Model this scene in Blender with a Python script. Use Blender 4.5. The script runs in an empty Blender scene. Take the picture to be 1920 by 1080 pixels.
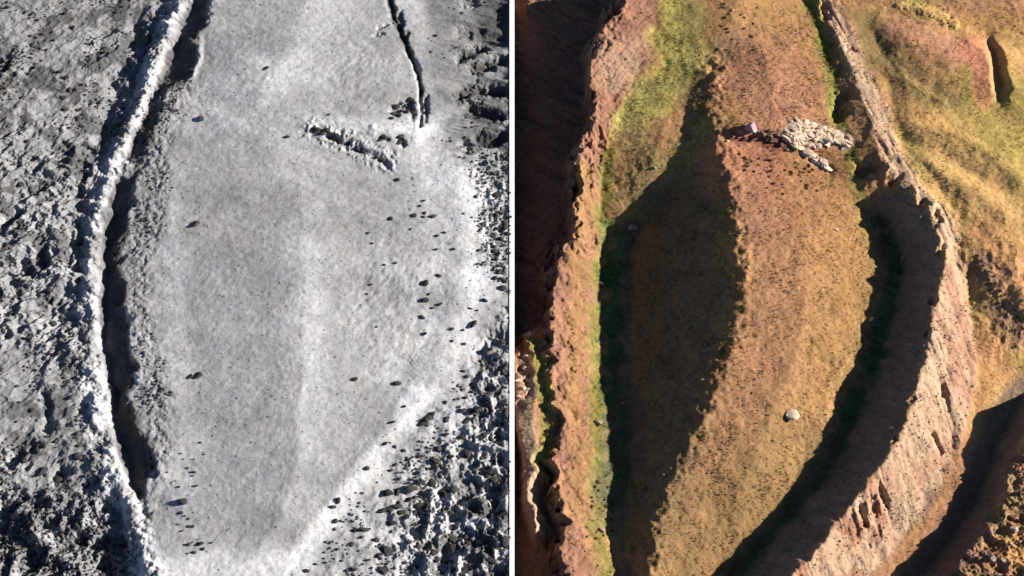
import bpy, math, random
import numpy as np

random.seed(7)
rng = np.random.default_rng(11)
scene = bpy.context.scene
C = scene.collection

# ---------------------------------------------------------------- camera, sky, sun, exposure
TILT = math.radians(27.0)
DIST = 250.0
HALF = 96.0 / DIST                      # tan of half the horizontal field of view
TARGET = np.array([0.0, 0.0, 5.0])
FWD = np.array([0.0, math.sin(TILT), -math.cos(TILT)])
UP = np.array([0.0, math.cos(TILT), math.sin(TILT)])
CAM = TARGET - FWD * DIST
cam_data = bpy.data.cameras.new('camera')
cam = bpy.data.objects.new('camera', cam_data)
C.objects.link(cam)
cam.location = CAM.tolist()
cam.rotation_euler = (TILT, 0, 0)
cam_data.sensor_width = 36.0
cam_data.lens = 18.0 / HALF
cam_data.clip_end = 3000.0
scene.camera = cam

SUN_EL, SUN_AZ = math.radians(22.0), math.radians(5.0)      # azimuth from +X towards +Y
world = bpy.data.worlds.new('World')
scene.world = world
world.use_nodes = True
wn = world.node_tree.nodes
sky = wn.new('ShaderNodeTexSky')
sky.sky_type = 'NISHITA'
sky.sun_disc = False
sky.sun_elevation = SUN_EL
sky.altitude = 1900.0
sky.air_density = 0.55
sky.ozone_density = 0.15
sky.dust_density = 0.2
sky.sun_rotation = math.radians(90) - SUN_AZ
world.node_tree.links.new(sky.outputs[0], wn['Background'].inputs[0])
wn['Background'].inputs[1].default_value = 0.05
sd = bpy.data.lights.new('sun', 'SUN')
sd.energy = 5.0
sd.angle = math.radians(0.6)
sd.color = (1.0, 0.91, 0.80)
sun = bpy.data.objects.new('sun', sd)
C.objects.link(sun)
sun.rotation_euler = (0, math.radians(90) - SUN_EL, SUN_AZ)
scene.view_settings.view_transform = 'Standard'
scene.view_settings.look = 'None'
scene.view_settings.gamma = 1.0
scene.view_settings.use_curve_mapping = False
scene.view_settings.exposure = 1.3


# ---------------------------------------------------------------- measuring helpers
def unproject(u, v, z):
    """a point of the photograph (1920x1080) at height z -> world x, y"""
    u, v, z = np.asarray(u, float), np.asarray(v, float), np.asarray(z, float)
    a = (u - 960) / 960 * HALF
    b = -(v - 540) / 960 * HALF
    dy = UP[1] * b + FWD[1]
    dz = UP[2] * b + FWD[2]
    t = (z - CAM[2]) / dz
    return a * t, CAM[1] + dy * t


def project(x, y, z):
    dx, dy, dz = x - CAM[0], y - CAM[1], z - CAM[2]
    d = dy * FWD[1] + dz * FWD[2]
    b = dy * UP[1] + dz * UP[2]
    return 960 + dx / d / HALF * 960, 540 - b / d / HALF * 960


TAB = rng.random((256, 256)).astype(np.float32)


def vnoise(x, y, seed=0):
    x = np.asarray(x, np.float32) + seed * 17.31
    y = np.asarray(y, np.float32) + seed * 9.73
    xi, yi = np.floor(x).astype(np.int32), np.floor(y).astype(np.int32)
    fx, fy = x - xi, y - yi
    fx = fx * fx * (3 - 2 * fx)
    fy = fy * fy * (3 - 2 * fy)
    a, b = TAB[xi & 255, yi & 255], TAB[(xi + 1) & 255, yi & 255]
    c, d = TAB[xi & 255, (yi + 1) & 255], TAB[(xi + 1) & 255, (yi + 1) & 255]
    return (a + (b - a) * fx) * (1 - fy) + (c + (d - c) * fx) * fy - 0.5


def fbm(x, y, wl, octs=4, seed=0, gain=0.5):
    out, amp, f = 0, 1.0, 1.0 / wl
    for o in range(octs):
        ca, sa = math.cos(o * 1.1 + 0.4), math.sin(o * 1.1 + 0.4)
        out = out + amp * 2 * vnoise((x * ca - y * sa) * f, (x * sa + y * ca) * f, seed + o * 3)
        amp *= gain
        f *= 2.03
    return out


def ridged(x, y, wl, octs=4, seed=0, gain=0.5):
    out, amp, f = 0, 1.0, 1.0 / wl
    for o in range(octs):
        ca, sa = math.cos(o * 1.3 + 0.2), math.sin(o * 1.3 + 0.2)
        n = 1 - np.abs(4 * vnoise((x * ca - y * sa) * f, (x * sa + y * ca) * f, seed + o * 5))
        out = out + amp * n
        amp *= gain
        f *= 2.1
    return out


def sstep(a, b, x):
    t = np.clip((x - a) / (b - a), 0, 1)
    return t * t * (3 - 2 * t)


def pdist(U, V, pts):
    """distance in photo pixels to a polyline"""
    best = np.full(U.shape, 1e9, np.float32)
    pts = np.asarray(pts, np.float32)
    if len(pts) == 1:
        return np.hypot(U - pts[0, 0], V - pts[0, 1])
    for (ax, ay), (bx, by) in zip(pts[:-1, :2], pts[1:, :2]):
        ex, ey = bx - ax, by - ay
        t = np.clip(((U - ax) * ex + (V - ay) * ey) / (ex * ex + ey * ey + 1e-9), 0, 1)
        best = np.minimum(best, (U - ax - t * ex) ** 2 + (V - ay - t * ey) ** 2)
    return np.sqrt(best)


def inside(U, V, poly):
    r = np.zeros(U.shape, bool)
    n = len(poly)
    for i in range(n):
        ax, ay = poly[i]
        bx, by = poly[(i + 1) % n]
        if ay == by:
            continue
        r ^= ((ay > V) != (by > V)) & (U < (bx - ax) * (V - ay) / (by - ay) + ax)
    return r


def soft_poly(U, V, poly, soft, wob=0):
    """mask of an outline with a soft, wobbling edge (wob = noise in pixels)"""
    d = pdist(U, V, list(poly) + [poly[0]])
    sd_ = np.where(inside(U, V, poly), d, -d) + wob
    return sstep(-soft, soft, sd_)


# ---------------------------------------------------------------- terrain: a height field through traced ridge and foot lines
CELL = 0.17
Y0, Y1 = -74.0, 92.0


def relax(h, fix, val, iters):
    for _ in range(iters):
        p = np.pad(h, 1, mode='edge')
        h = 0.25 * (p[:-2, 1:-1] + p[2:, 1:-1] + p[1:-1, :-2] + p[1:-1, 2:])
        h[fix] = val[fix]
    return h


def bilinear(h, gx, gy):
    gx = np.clip(gx, 0, h.shape[0] - 1.001)
    gy = np.clip(gy, 0, h.shape[1] - 1.001)
    i, j = gx.astype(np.int32), gy.astype(np.int32)
    fx, fy = gx - i, gy - j
    return (h[i, j] * (1 - fx) + h[i + 1, j] * fx) * (1 - fy) + (h[i, j + 1] * (1 - fx) + h[i + 1, j + 1] * fx) * fy


def blur(h, n):
    for _ in range(n):
        p = np.pad(h, 1, mode='edge')
        h = 0.5 * h + 0.125 * (p[:-2, 1:-1] + p[2:, 1:-1] + p[1:-1, :-2] + p[1:-1, 2:])
    return h


def base_field(x0, x1, curves):
    """smooth sheet spanned between the traced lines (u, v, z), creased along them"""
    pts = []
    for cv in curves:
        cv = np.array(cv, float)
        x, y = unproject(cv[:, 0], cv[:, 1], cv[:, 2])
        z = cv[:, 2]
        for i in range(len(cv) - 1):
            n = max(2, int(math.hypot(x[i + 1] - x[i], y[i + 1] - y[i]) / 0.12))
            t = np.linspace(0, 1, n)
            pts.append(np.stack([x[i] + (x[i + 1] - x[i]) * t, y[i] + (y[i + 1] - y[i]) * t, z[i] + (z[i + 1] - z[i]) * t], 1))
    pts = np.concatenate(pts)
    h = None
    for lv in (32, 16, 8, 4, 2):
        c = CELL * lv
        nx, ny = int((x1 - x0) / c) + 2, int((Y1 - Y0) / c) + 2
        i = np.clip(np.round((pts[:, 0] - x0) / c).astype(int), 0, nx - 1)
        j = np.clip(np.round((pts[:, 1] - Y0) / c).astype(int), 0, ny - 1)
        s = np.zeros((nx, ny)); w = np.zeros((nx, ny))
        np.add.at(s, (i, j), pts[:, 2]); np.add.at(w, (i, j), 1)
        fix = w > 0
        val = s / np.maximum(w, 1)
        if h is None:
            h = np.full((nx, ny), pts[:, 2].mean())
        else:
            gx, gy = np.meshgrid(np.arange(nx) * c / pc, np.arange(ny) * c / pc, indexing='ij')
            h = bilinear(h, gx, gy)
        h[fix] = val[fix]
        h = relax(h, fix, val, 400 if lv > 4 else 160)
        pc = c
    return h, pc


def zip_z(uv, zs):
    return [(u, v, z) for (u, v), z in zip(uv, zs)]


# ================================================================ colour terrain (right): traced lines
R_CREST = [(1345, 110, 12.0), (1338, 170, 12.0), (1335, 225, 12.0), (1352, 280, 11.8), (1368, 350, 11.4), (1384, 430, 11.0), (1392, 500, 10.6),
           (1393, 560, 10.2), (1380, 620, 9.6), (1352, 690, 8.9), (1322, 770, 7.9), (1287, 850, 6.6), (1250, 920, 5.4), (1230, 980, 4.5),
           (1222, 1040, 3.7), (1214, 1090, 3.2), (1190, 1250, 0.5)]
R_EDGE = [(1272, 300, 8.1), (1245, 340, 6.2), (1210, 380, 4.3), (1170, 410, 2.5), (1138, 450, 0.8), (1128, 510, 0.1), (1127, 560, -0.3), (1126, 640, -0.2),
          (1130, 720, 0.3), (1138, 800, 0.8), (1146, 880, 1.2), (1140, 960, 0.7), (1148, 1040, 0.5), (1168, 1090, 0.2), (1200, 1250, -1.0)]
R_TOE = [(1300, 300, 8.1), (1278, 340, 6.0), (1248, 380, 3.9), (1214, 410, 2.0), (1188, 450, 0.3), (1185, 510, -0.4), (1185, 560, -0.8), (1182, 640, -0.8),
         (1185, 720, -0.3), (1188, 800, 0.2), (1182, 880, 0.6), (1168, 960, 0.3), (1172, 1040, 0.2), (1186, 1090, 0.0)]
R_TOE0 = [(1302, 140, 10.9), (1290, 180, 10.25), (1286, 215, 9.8), (1292, 260, 9.2)]
R_BENCH = [(1250, 120, 10.3), (1235, 190, 9.8), (1240, 250, 9.2), (1225, 300, 7.9), (1195, 350, 5.6), (1160, 390, 3.6), (1135, 430, 1.6)]
R_GREEN = [(1235, 20, 11.3), (1205, 120, 10.2), (1165, 210, 9.0), (1130, 300, 6.6), (1122, 360, 4.6), (1120, 420, 2.3)]
R_LIP = [(1178, -60, 14.0), (1165, 5, 13.6), (1135, 65, 13.0), (1112, 110, 12.6), (1098, 150, 12.1), (1108, 180, 11.7), (1112, 230, 11.1), (1106, 270, 10.5),
         (1082, 315, 9.6), (1076, 360, 8.9), (1072, 400, 8.2), (1080, 445, 7.5), (1046, 460, 7.3), (1043, 500, 6.9), (1030, 540, 6.4), (1026, 590, 5.9), (1026, 610, 5.7)]
R_RIDGE2 = [(1026, 610, 5.7), (1040, 660, 5.4), (1046, 740, 5.2), (1048, 820, 5.0), (1044, 868, 4.9), (1050, 930, 4.7), (1056, 985, 4.5), (1055, 1012, 4.4), (1036, 1045, 4.2), (1062, 1085, 4.2), (1040, 1250, 3.5)]
R_BASE = [(1158, -60, 6.0), (1145, 5, 5.6), (1115, 65, 4.6), (1092, 110, 4.0), (1080, 150, 3.5), (1088, 180, 3.2), (1092, 230, 2.8), (1084, 270, 2.2), (1060, 315, 1.6),
          (1054, 360, 1.1), (1050, 400, 0.6), (1056, 440, 0.1), (1024, 468, -0.1), (1020, 500, -0.4), (1008, 540, -0.8), (1006, 590, -1.0), (1002, 612, -1.0)]
R_SEAM = [(962, -60, 5.4), (962, 10, 4.4), (962, 60, 2.4), (962, 200, 0.2), (962, 400, -2.4), (962, 560, -3.0), (962, 625, -3.0)]
R_CORNER = [(985, -40, 6.2), (998, 0, 5.9), (985, 18, 5.3)]
R_SPUR = [(988, 630, 4.2), (1002, 690, 4.4), (1002, 760, 4.4), (1008, 840, 4.1), (994, 882, 3.9), (992, 930, 3.5), (1004, 968, 3.4), (1006, 1003, 3.0)]
R_SPURL = [(972, 655, 3.6), (966, 720, 3.7), (972, 800, 3.7), (984, 868, 3.4), (986, 940, 2.9)]
R_SPURFOOT = [(972, 625, -2.0), (964, 655, -1.0)]
R_SPURFOOT2 = [(963, 820, -0.5), (974, 885, -1.2), (976, 960, -1.6), (984, 1020, -2.0), (1008, 1040, -2.2)]
R_CREASE = [(1000, 622, 1.5), (1014, 655, 3.5), (1024, 720, 4.0), (1032, 800, 3.7), (1036, 852, 2.8)]
R_PIT = [(1024, 882, -0.4), (1024, 930, -0.8), (1028, 980, -1.2), (1032, 1020, -1.6), (1020, 1060, -2.0), (1030, 1250, -3)]
R_SEAM2 = [(962, 700, 3.2), (962, 780, 3.0), (962, 850, -0.6), (962, 950, -2.2), (962, 1090, -2.4), (962, 1250, -3)]
R_RTOE = [(1505, -30, 11.6), (1518, 20, 11.7), (1546, 75, 11.3), (1560, 130, 10.9), (1566, 190, 10.7), (1568, 235, 10.6), (1588, 270, 10.6), (1596, 320, 10.2), (1612, 372, 9.0), (1620, 395, 7.4),
          (1630, 420, 6.7), (1645, 465, 6.3), (1657, 500, 6.0), (1645, 550, 5.7), (1630, 600, 5.4), (1618, 650, 5.0), (1590, 700, 4.6), (1566, 760, 4.1),
          (1556, 805, 3.8), (1530, 850, 3.4), (1490, 908, 2.8), (1440, 970, 2.1), (1388, 1030, 1.4), (1330, 1085, 0.9), (1200, 1250, -1.0)]
R_SHOULDER = [(1618, 348, 10.1), (1650, 343, 10.9), (1678, 348, 11.4)]
R_SHFOOT = [(1632, 384, 8.4), (1662, 370, 9.4)]
R_TRENCH = [(1648, 412, 6.0), (1680, 470, 5.6), (1694, 510, 5.2), (1680, 560, 4.9), (1668, 620, 4.4), (1645, 680, 3.8), (1615, 740, 3.2), (1600, 800, 2.8),
            (1568, 860, 2.4), (1528, 915, 1.9), (1475, 975, 1.1), (1420, 1040, 0.4), (1370, 1085, 0.0), (1250, 1250, -2)]
R_WALL = [(1528, -30, 13.3), (1545, 20, 13.0), (1565, 60, 12.6), (1592, 120, 12.3), (1618, 175, 12.2), (1632, 225, 12.0), (1645, 285, 11.9), (1662, 312, 11.9), (1690, 340, 12.0),
          (1720, 366, 12.0), (1752, 402, 11.9), (1765, 450, 11.4), (1772, 485, 10.9), (1760, 540, 10.5), (1746, 600, 10.2), (1736, 660, 10.1), (1718, 730, 9.9), (1700, 790, 9.4),
          (1666, 845, 8.8), (1630, 900, 8.3), (1590, 952, 7.9), (1545, 1012, 7.6), (1490, 1075, 7.3), (1350, 1250, 6)]
R_OFOOT = [(1640, 60, 11.9), (1672, 200, 11.2), (1700, 285, 11.2), (1750, 335, 11.2), (1795, 400, 10.4), (1806, 480, 9.0), (1818, 560, 7.8), (1826, 625, 7.0), (1822, 700, 6.3), (1808, 780, 5.4),
           (1785, 850, 4.6), (1745, 935, 3.7), (1690, 1010, 2.8), (1630, 1090, 1.9), (1500, 1250, 0)]
R_GEDGE = [(1930, 662, 6.4), (1882, 706, 6.0), (1860, 742, 5.6), (1848, 785, 5.1), (1828, 835, 4.5), (1806, 908, 3.7), (1766, 970, 2.9), (1738, 1010, 2.4), (1700, 1058, 1.7), (1680, 1090, 1.2), (1560, 1250, -1)]
R_GFLOOR = [(1960, 710, 5.4), (1905, 760, 4.4), (1868, 840, 3.3), (1840, 920, 2.5), (1805, 980, 1.7), (1770, 1030, 1.1), (1725, 1090, 0.4), (1600, 1250, -2)]
R_BANK = [(1985, 740, 10.6), (1935, 830, 9.2), (1906, 860, 8.3), (1890, 930, 7.4), (1868, 975, 6.9), (1838, 1005, 6.5), (1800, 1060, 5.9), (1780, 1090, 5.5), (1700, 1250, 4)]
R_RIGHT = [(2010, 900, 8.4), (1960, 1000, 7.4), (1920, 1090, 6.6), (1850, 1250, 5)]
R_HILL = [(1960, 600, 9.2), (1880, 560, 9.4), (1840, 500, 9.8)]
R_HILL1 = [(1700, -40, 13.6), (1760, 60, 13.8), (1830, 180, 13.2), (1900, 300, 12.6), (1960, 420, 11.4), (2000, 520, 10.5)]
R_HILL2 = [(1660, 20, 12.5), (1700, 150, 12.1), (1760, 220, 12.2), (1830, 300, 12.0), (1900, 400, 11.3), (1960, 500, 10.4)]
R_HILL3 = [(1740, 300, 11.8), (1820, 380, 11.2), (1890, 470, 10.4), (1960, 560, 9.6)]
R_HILLTOP = [(1800, -60, 14.6), (1900, -60, 15.0), (2040, -40, 15.2)]
R_LOBE = [(1815, 72, 14.3), (1845, 95, 14.4), (1856, 140, 14.1), (1862, 185, 13.3)]
R_GULLY = [(1856, 72, 13.7), (1863, 95, 12.9), (1872, 125, 12.4), (1878, 160, 12.3), (1874, 190, 12.6)]
R_GBANK = [(1864, 60, 14.2), (1874, 84, 14.6), (1888, 110, 14.7), (1893, 140, 14.7), (1900, 165, 14.5), (1894, 195, 13.5), (1935, 230, 13.2)]
R_FAR = [(1960, 60, 14.2), (2060, 200, 13.6)]
R_TOP = [(1290, -40, 12.2), (1300, 40, 11.9), (1330, 90, 11.6)]
R_TOP2 = [(1390, -40, 13.2), (1370, 30, 12.9), (1400, 60, 12.2), (1430, 100, 12.6), (1450, 160, 12.6), (1440, 215, 12.4)]
R_SCARP = [(1362, 246, 12.3), (1408, 240, 12.7), (1450, 240, 12.4), (1472, 246, 12.1), (1530, 236, 11.3), (1588, 256, 10.2)]
R_SCARPF = [(1372, 262, 11.2), (1420, 262, 11.0), (1452, 268, 10.9), (1484, 290, 10.5), (1530, 306, 9.9), (1556, 322, 9.3)]
R_BELLY = [(1470, 340, 10.6), (1500, 450, 9.8), (1510, 560, 9.2), (1490, 680, 8.1), (1440, 800, 6.6), (1390, 900, 4.8), (1330, 980, 3.2), (1280, 1060, 2.0)]
R_CURVES = [R_TOE0, R_CREST, R_EDGE, R_TOE, R_BENCH, R_GREEN, R_LIP, R_RIDGE2, R_BASE, R_SEAM, R_CORNER, R_SPUR, R_SPURL, R_SPURFOOT, R_SPURFOOT2, R_CREASE, R_PIT, R_SEAM2,
            R_RTOE, R_SHOULDER, R_SHFOOT, R_TRENCH, R_WALL, R_OFOOT, R_GEDGE, R_GFLOOR, R_BANK, R_RIGHT, R_HILL, R_HILL1, R_HILL2, R_HILL3, R_HILLTOP, R_LOBE, R_GULLY, R_GBANK, R_FAR,
            R_TOP, R_TOP2, R_SCARP, R_SCARPF, R_BELLY]

# ================================================================ grey terrain (left): traced lines
def lz(v, dz):
    return 5.3 + (540 - v) * 0.004 + dz


def L(*pts):
    return [(u, v, lz(v, dz)) for u, v, dz in pts]


L_STRIP = [(372, -60), (345, -5), (318, 45), (298, 100), (282, 150), (262, 205), (238, 260), (214, 310), (192, 365), (178, 425), (172, 490), (174, 560), (178, 620), (180, 690), (186, 750),
           (196, 815), (212, 870), (232, 925), (255, 975), (270, 1030), (280, 1080)]
L_CREST = [(u - 6, v, lz(v, 0.75)) for u, v in L_STRIP]
L_CREST2 = [(u + 5, v, lz(v, 0.6)) for u, v in L_STRIP[:7]] + L((211, 335, 0.5), (197, 378, 0.5), (187, 440, 0.5), (182, 500, 0.4), (181, 560, 0.4), (184, 620, 0.4), (189, 680, 0.4), (197, 740, 0.4), (206, 800, 0.4), (217, 850, 0.4), (234, 900, 0.4), (252, 940, 0.4), (270, 975, 0.2))
L_OUT = [(u - w, v, lz(v, dz)) for (u, v), w, dz in zip(L_STRIP, [30] * 4 + [28, 28, 26, 26, 26, 24, 22, 24, 28, 32, 40, 46, 40, 32, 24, 20, 20], [-1.0] * 6 + [-0.6, -0.4, -0.3, -0.2, -0.1, 0.1, 0.3, 0.4, 0.4, 0.4, 0.1, -0.2, -0.6, -0.9, -0.9])]
L_FACE = L((216, 335, 0.2), (202, 378, -0.2), (193, 440, -0.7), (188, 500, -1.0), (187, 560, -1.3), (191, 620, -1.3), (196, 680, -1.5), (204, 740, -1.3), (213, 800, -1.2), (224, 850, -1.4), (241, 900, -1.2), (258, 940, -0.5), (274, 975, -0.1))
L_SHADE_DITCH = L((228, 338, -0.9), (216, 380, -1.6), (205, 440, -1.9), (200, 500, -2.0), (198, 560, -2.3), (202, 620, -2.3), (208, 680, -2.5), (216, 740, -2.3), (226, 800, -2.2), (240, 850, -2.4), (254, 892, -2.0), (266, 940, -1.0), (279, 972, -0.2))  # added hollow, dug so its inner bank throws a shadow here
L_SHADE_BANK = L((258, 325, 0.7), (256, 352, 0.9), (246, 380, 0.9), (238, 410, 0.6), (240, 440, 0.5), (226, 462, 0.0), (222, 500, 0.0), (232, 510, 0.5), (238, 548, 0.7), (233, 580, 0.6), (240, 610, 0.8), (240, 650, 0.7), (246, 676, 0.8),
           (266, 692, 1.3), (252, 702, 1.0), (256, 722, 0.9), (240, 742, 0.5), (244, 762, 0.6), (256, 775, 0.7), (258, 800, 0.8), (276, 832, 1.1), (288, 858, 1.2), (304, 884, 1.3), (284, 890, 0.8), (276, 915, 0.4), (274, 940, 0.0), (284, 972, 0.3))
L_FACE0 = L((356, -60, -.7), (358, 0, -.8), (338, 50, -.9), (322, 95, -1.1), (306, 128, -1.0), (288, 168, -.5), (272, 212, -.5), (254, 258, -.5), (232, 300, -.3))
L_SHADE_DITCH0 = [(u + 9, v, z - .7) for u, v, z in L_FACE0]  # upper run of the added hollow, also dug for its shadow
L_BFOOT0 = L((388, 0, -1.2), (374, 52, -1.3), (352, 90, -1.4), (344, 128, -1.2), (304, 175, -.9), (288, 215, -.9), (272, 262, -.8), (250, 303, -.5))
L_SHADE_BANK0 = L((405, -60, .7), (400, 0, .8), (388, 50, .8), (366, 72, .8), (368, 112, 1.0), (352, 148, .8), (318, 165, .5), (306, 188, .5), (300, 225, .5), (288, 268, .5), (266, 304, .5))
L_BFOOT = [(u - 7, v, z - 1.9) for u, v, z in L_SHADE_BANK[1:-3]]
L_INNER = L((400, 0, 0.6), (372, 120, 0.5), (330, 230, 0.5), (320, 330, 0.9), (310, 450, 1.0), (320, 560, 1.0), (335, 680, 1.1), (345, 780, 1.1), (345, 860, 1.0), (350, 950, 0.8), (370, 1080, 0.6))
L_DOME = L((590, -30, 1.6), (520, 120, 1.9), (480, 190, 2.0), (560, 320, 1.7), (570, 520, 2.2), (570, 700, 2.2), (560, 860, 1.7), (520, 980, 1.1), (450, 1080, 0.6))
L_SCTOP = L((568, 232, 2.0), (620, 230, 2.0), (700, 232, 1.9), (780, 240, 1.6))
L_SCFOOT = L((580, 252, 1.4), (640, 268, 1.2), (690, 292, 0.9), (730, 310, 0.6))
L_RIM = L((720, 0, 1.4), (745, 120, 1.3), (760, 210, 1.2))
L_RFOOT = L((800, 260, 0.9), (780, 400, 0.9), (790, 560, 0.6), (770, 700, 0.4), (700, 850, 0.2), (620, 960, 0.0), (540, 1060, -0.2))
L_PATH = L((850, 680, 0.2), (790, 740, 0.2), (735, 820, 0.1), (660, 910, 0.0), (600, 990, -0.1), (545, 1080, -0.3))
L_OUTR = L((925, 300, 0.0), (900, 480, 0.3), (900, 640, 0.0), (880, 760, -0.3), (860, 900, -0.8), (780, 1060, -1.2))
L_SEAM = [(957, v, lz(v, 0.0)) for v in (-80, 120, 300, 540, 760, 900, 1080, 1260)]
L_TOPR = L((800, 0, 0.4), (830, 120, 0.9), (850, 220, 0.6))
L_LEFT = L((250, -40, -1.2), (170, 120, -0.6), (100, 260, -0.2), (80, 420, 0.0), (60, 600, 0.1), (60, 800, 0.2))
L_LEFT2 = L((-60, 0, 1.0), (-60, 540, 1.0), (-60, 800, 0.6), (-60, 1100, -1.0))
L_BL = L((20, 900, -0.3), (120, 900, -0.5), (200, 920, -0.8), (235, 1000, -2.0), (240, 1080, -2.4))
L_CURVES = [L_FACE0, L_SHADE_DITCH0, L_BFOOT0, L_SHADE_BANK0, L_CREST, L_CREST2, L_BFOOT, L_OUT, L_FACE, L_SHADE_DITCH, L_SHADE_BANK, L_INNER, L_DOME, L_SCTOP, L_SCFOOT, L_RIM, L_RFOOT, L_PATH, L_OUTR, L_SEAM, L_TOPR, L_LEFT, L_LEFT2, L_BL]


class Field:
    pass


def make_field(x0, x1, curves, warp, seed, jag):
    f = Field()
    f.x0 = x0
    nx, ny = int((x1 - x0) / CELL) + 1, int((Y1 - Y0) / CELL) + 1
    b, c = base_field(x0, x1, curves)
    b = blur(b, 2)
    X, Y = np.meshgrid((x0 + np.arange(nx) * CELL).astype(np.float32), (Y0 + np.arange(ny) * CELL).astype(np.float32), indexing='ij')
    h0 = bilinear(b, (X - x0) / c, (Y - Y0) / c)
    u0, v0 = project(X, Y, h0)
    warp = warp * (1 + jag[1] * np.exp(-(pdist(u0.astype(np.float32), v0.astype(np.float32), jag[0]) / 40) ** 2))
    wx = fbm(X, Y, 3.4, 4, seed, 0.6) * warp
    wy = fbm(X, Y, 3.4, 4, seed + 40, 0.6) * warp
    f.X, f.Y = X, Y
    f.H = bilinear(b, (X + wx - x0) / c, (Y + wy - Y0) / c).astype(np.float32)
    f.U, f.V = project(X, Y, f.H)
    f.U, f.V = f.U.astype(np.float32), f.V.astype(np.float32)
    return f


def height(f, x, y):
    return bilinear(f.H, (np.asarray(x) - f.x0) / CELL, (np.asarray(y) - Y0) / CELL)


def ground_at(f, u, v):
    """where a photo point meets the ground"""
    z = 6.0
    for _ in range(14):
        x, y = unproject(u, v, z)
        z = 0.5 * z + 0.5 * float(height(f, np.array([x]), np.array([y]))[0])
    return float(x), float(y), z


def stroke(f, pts, w, a, hard=2.0):
    if not hasattr(f, 'N'):
        f.N = fbm(f.X, f.Y, 1.8, 4, 640, 0.65).astype(np.float32)
    d = np.maximum(pdist(f.U, f.V, pts) + f.N * min(w * 0.55 + 1.0, 4.5 if w < 13 else 2.5), 0)
    f.H += (a * np.exp(-(d / w) ** hard)).astype(np.float32)


def soften(f, m, n):
    b = blur(f.H, n)
    f.H = (f.H + (b - f.H) * m).astype(np.float32)


# ---- right field and its relief
FR = make_field(0.0, 128.0, R_CURVES, 0.40, 3, ([p[:2] for p in R_LIP + R_RIDGE2], 2.8))
U, V, X, Y = FR.U, FR.V, FR.X, FR.Y
soften(FR, np.exp(-(pdist(U, V, [p[:2] for p in R_CREST[3:]]) / 30) ** 2), 90)
wobR = (fbm(X, Y, 5.0, 5, 60, 0.65) * 11).astype(np.float32)
FLANK = [(1555, -20), (1600, 60), (1640, 150), (1670, 230), (1690, 290), (1730, 345), (1765, 385), (1800, 440), (1808, 520), (1822, 610), (1830, 700), (1815, 790), (1790, 860), (1750, 940), (1690, 1020), (1610, 1110),
         (1480, 1110), (1495, 1070), (1548, 1010), (1592, 950), (1632, 898), (1668, 843), (1702, 788), (1720, 730), (1738, 660), (1748, 600), (1762, 540), (1773, 485), (1762, 440), (1750, 402), (1718, 366), (1688, 338), (1655, 305), (1632, 225), (1600, 150), (1565, 60), (1535, -20)]
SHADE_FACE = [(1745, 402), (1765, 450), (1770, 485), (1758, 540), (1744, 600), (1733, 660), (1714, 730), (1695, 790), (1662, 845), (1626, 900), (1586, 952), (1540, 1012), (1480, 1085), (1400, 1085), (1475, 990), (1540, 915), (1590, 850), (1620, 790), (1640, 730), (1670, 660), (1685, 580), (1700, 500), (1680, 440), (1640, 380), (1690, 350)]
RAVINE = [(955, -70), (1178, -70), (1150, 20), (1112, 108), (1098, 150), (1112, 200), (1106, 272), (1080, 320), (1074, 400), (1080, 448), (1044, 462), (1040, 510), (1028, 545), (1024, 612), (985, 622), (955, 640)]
LEFTRIDGE = [(1165, -60), (1240, -60), (1225, 60), (1190, 150), (1150, 220), (1128, 300), (1116, 400), (1112, 520), (1104, 640), (1098, 760), (1100, 900), (1104, 1000), (1120, 1120), (1035, 1120), (1035, 1045), (1055, 1010), (1040, 868), (1026, 612), (1030, 540), (1045, 460), (1078, 446), (1074, 380), (1106, 270), (1098, 150), (1135, 65)]
ROUGHBR = [(1780, 1110), (1800, 1058), (1840, 1004), (1870, 972), (1892, 925), (1910, 850), (2060, 700), (2060, 1110)]
MOUND = [(1330, 120), (1400, 90), (1500, 20), (1530, 60), (1556, 130), (1562, 200), (1590, 270), (1612, 380), (1640, 455), (1655, 500), (1640, 560), (1616, 650), (1562, 770), (1528, 850), (1440, 968), (1330, 1083), (1250, 1150), (1180, 1150), (1168, 1040), (1165, 960), (1180, 880), (1184, 800), (1180, 640), (1184, 510), (1190, 450), (1245, 380), (1290, 320), (1300, 240)]
mFlank = soft_poly(U, V, FLANK, 8, wobR * 0.5)
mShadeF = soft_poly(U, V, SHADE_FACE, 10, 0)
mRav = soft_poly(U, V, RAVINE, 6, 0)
mLRidge = soft_poly(U, V, LEFTRIDGE, 12, wobR)
mRough = soft_poly(U, V, ROUGHBR, 12, wobR)
mMound = soft_poly(U, V, MOUND, 20, wobR)
# rills that run down the outer flank of the wall
qa = X * 0.955 + Y * 0.30
qb = -X * 0.30 + Y * 0.955
rill = ridged(qa, qb * 0.16, 2.6, 4, 80, 0.55)
FR.H -= (mFlank * 0.20 * (0.5 + sstep(-.3, .5, fbm(X, Y, 7, 2, 86))) * (rill - 0.5)).astype(np.float32)
FR.H -= (mFlank * 0.16 * fbm(X, Y, 2.6, 4, 84)).astype(np.float32)
rill2 = ridged(X * 0.5 + Y * 0.87, (X * 0.87 - Y * 0.5) * 0.25, 3.2, 4, 90, 0.55)
FR.H -= (mRav * 0.55 * (rill2 - 0.5)).astype(np.float32)
rill3 = ridged(X * 0.35 + Y * 0.94, (X * 0.94 - Y * 0.35) * 0.2, 2.2, 4, 95, 0.55)
FR.H -= (mLRidge * 0.07 * (rill3 - 0.5)).astype(np.float32)
upper = sstep(330, 120, V)
rill4 = ridged(X * 0.8 - Y * 0.6, (X * 0.6 + Y * 0.8) * 0.25, 2.4, 4, 97, 0.55)
FR.H -= (mLRidge * upper * 0.16 * (rill4 - 0.5)).astype(np.float32)
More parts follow.
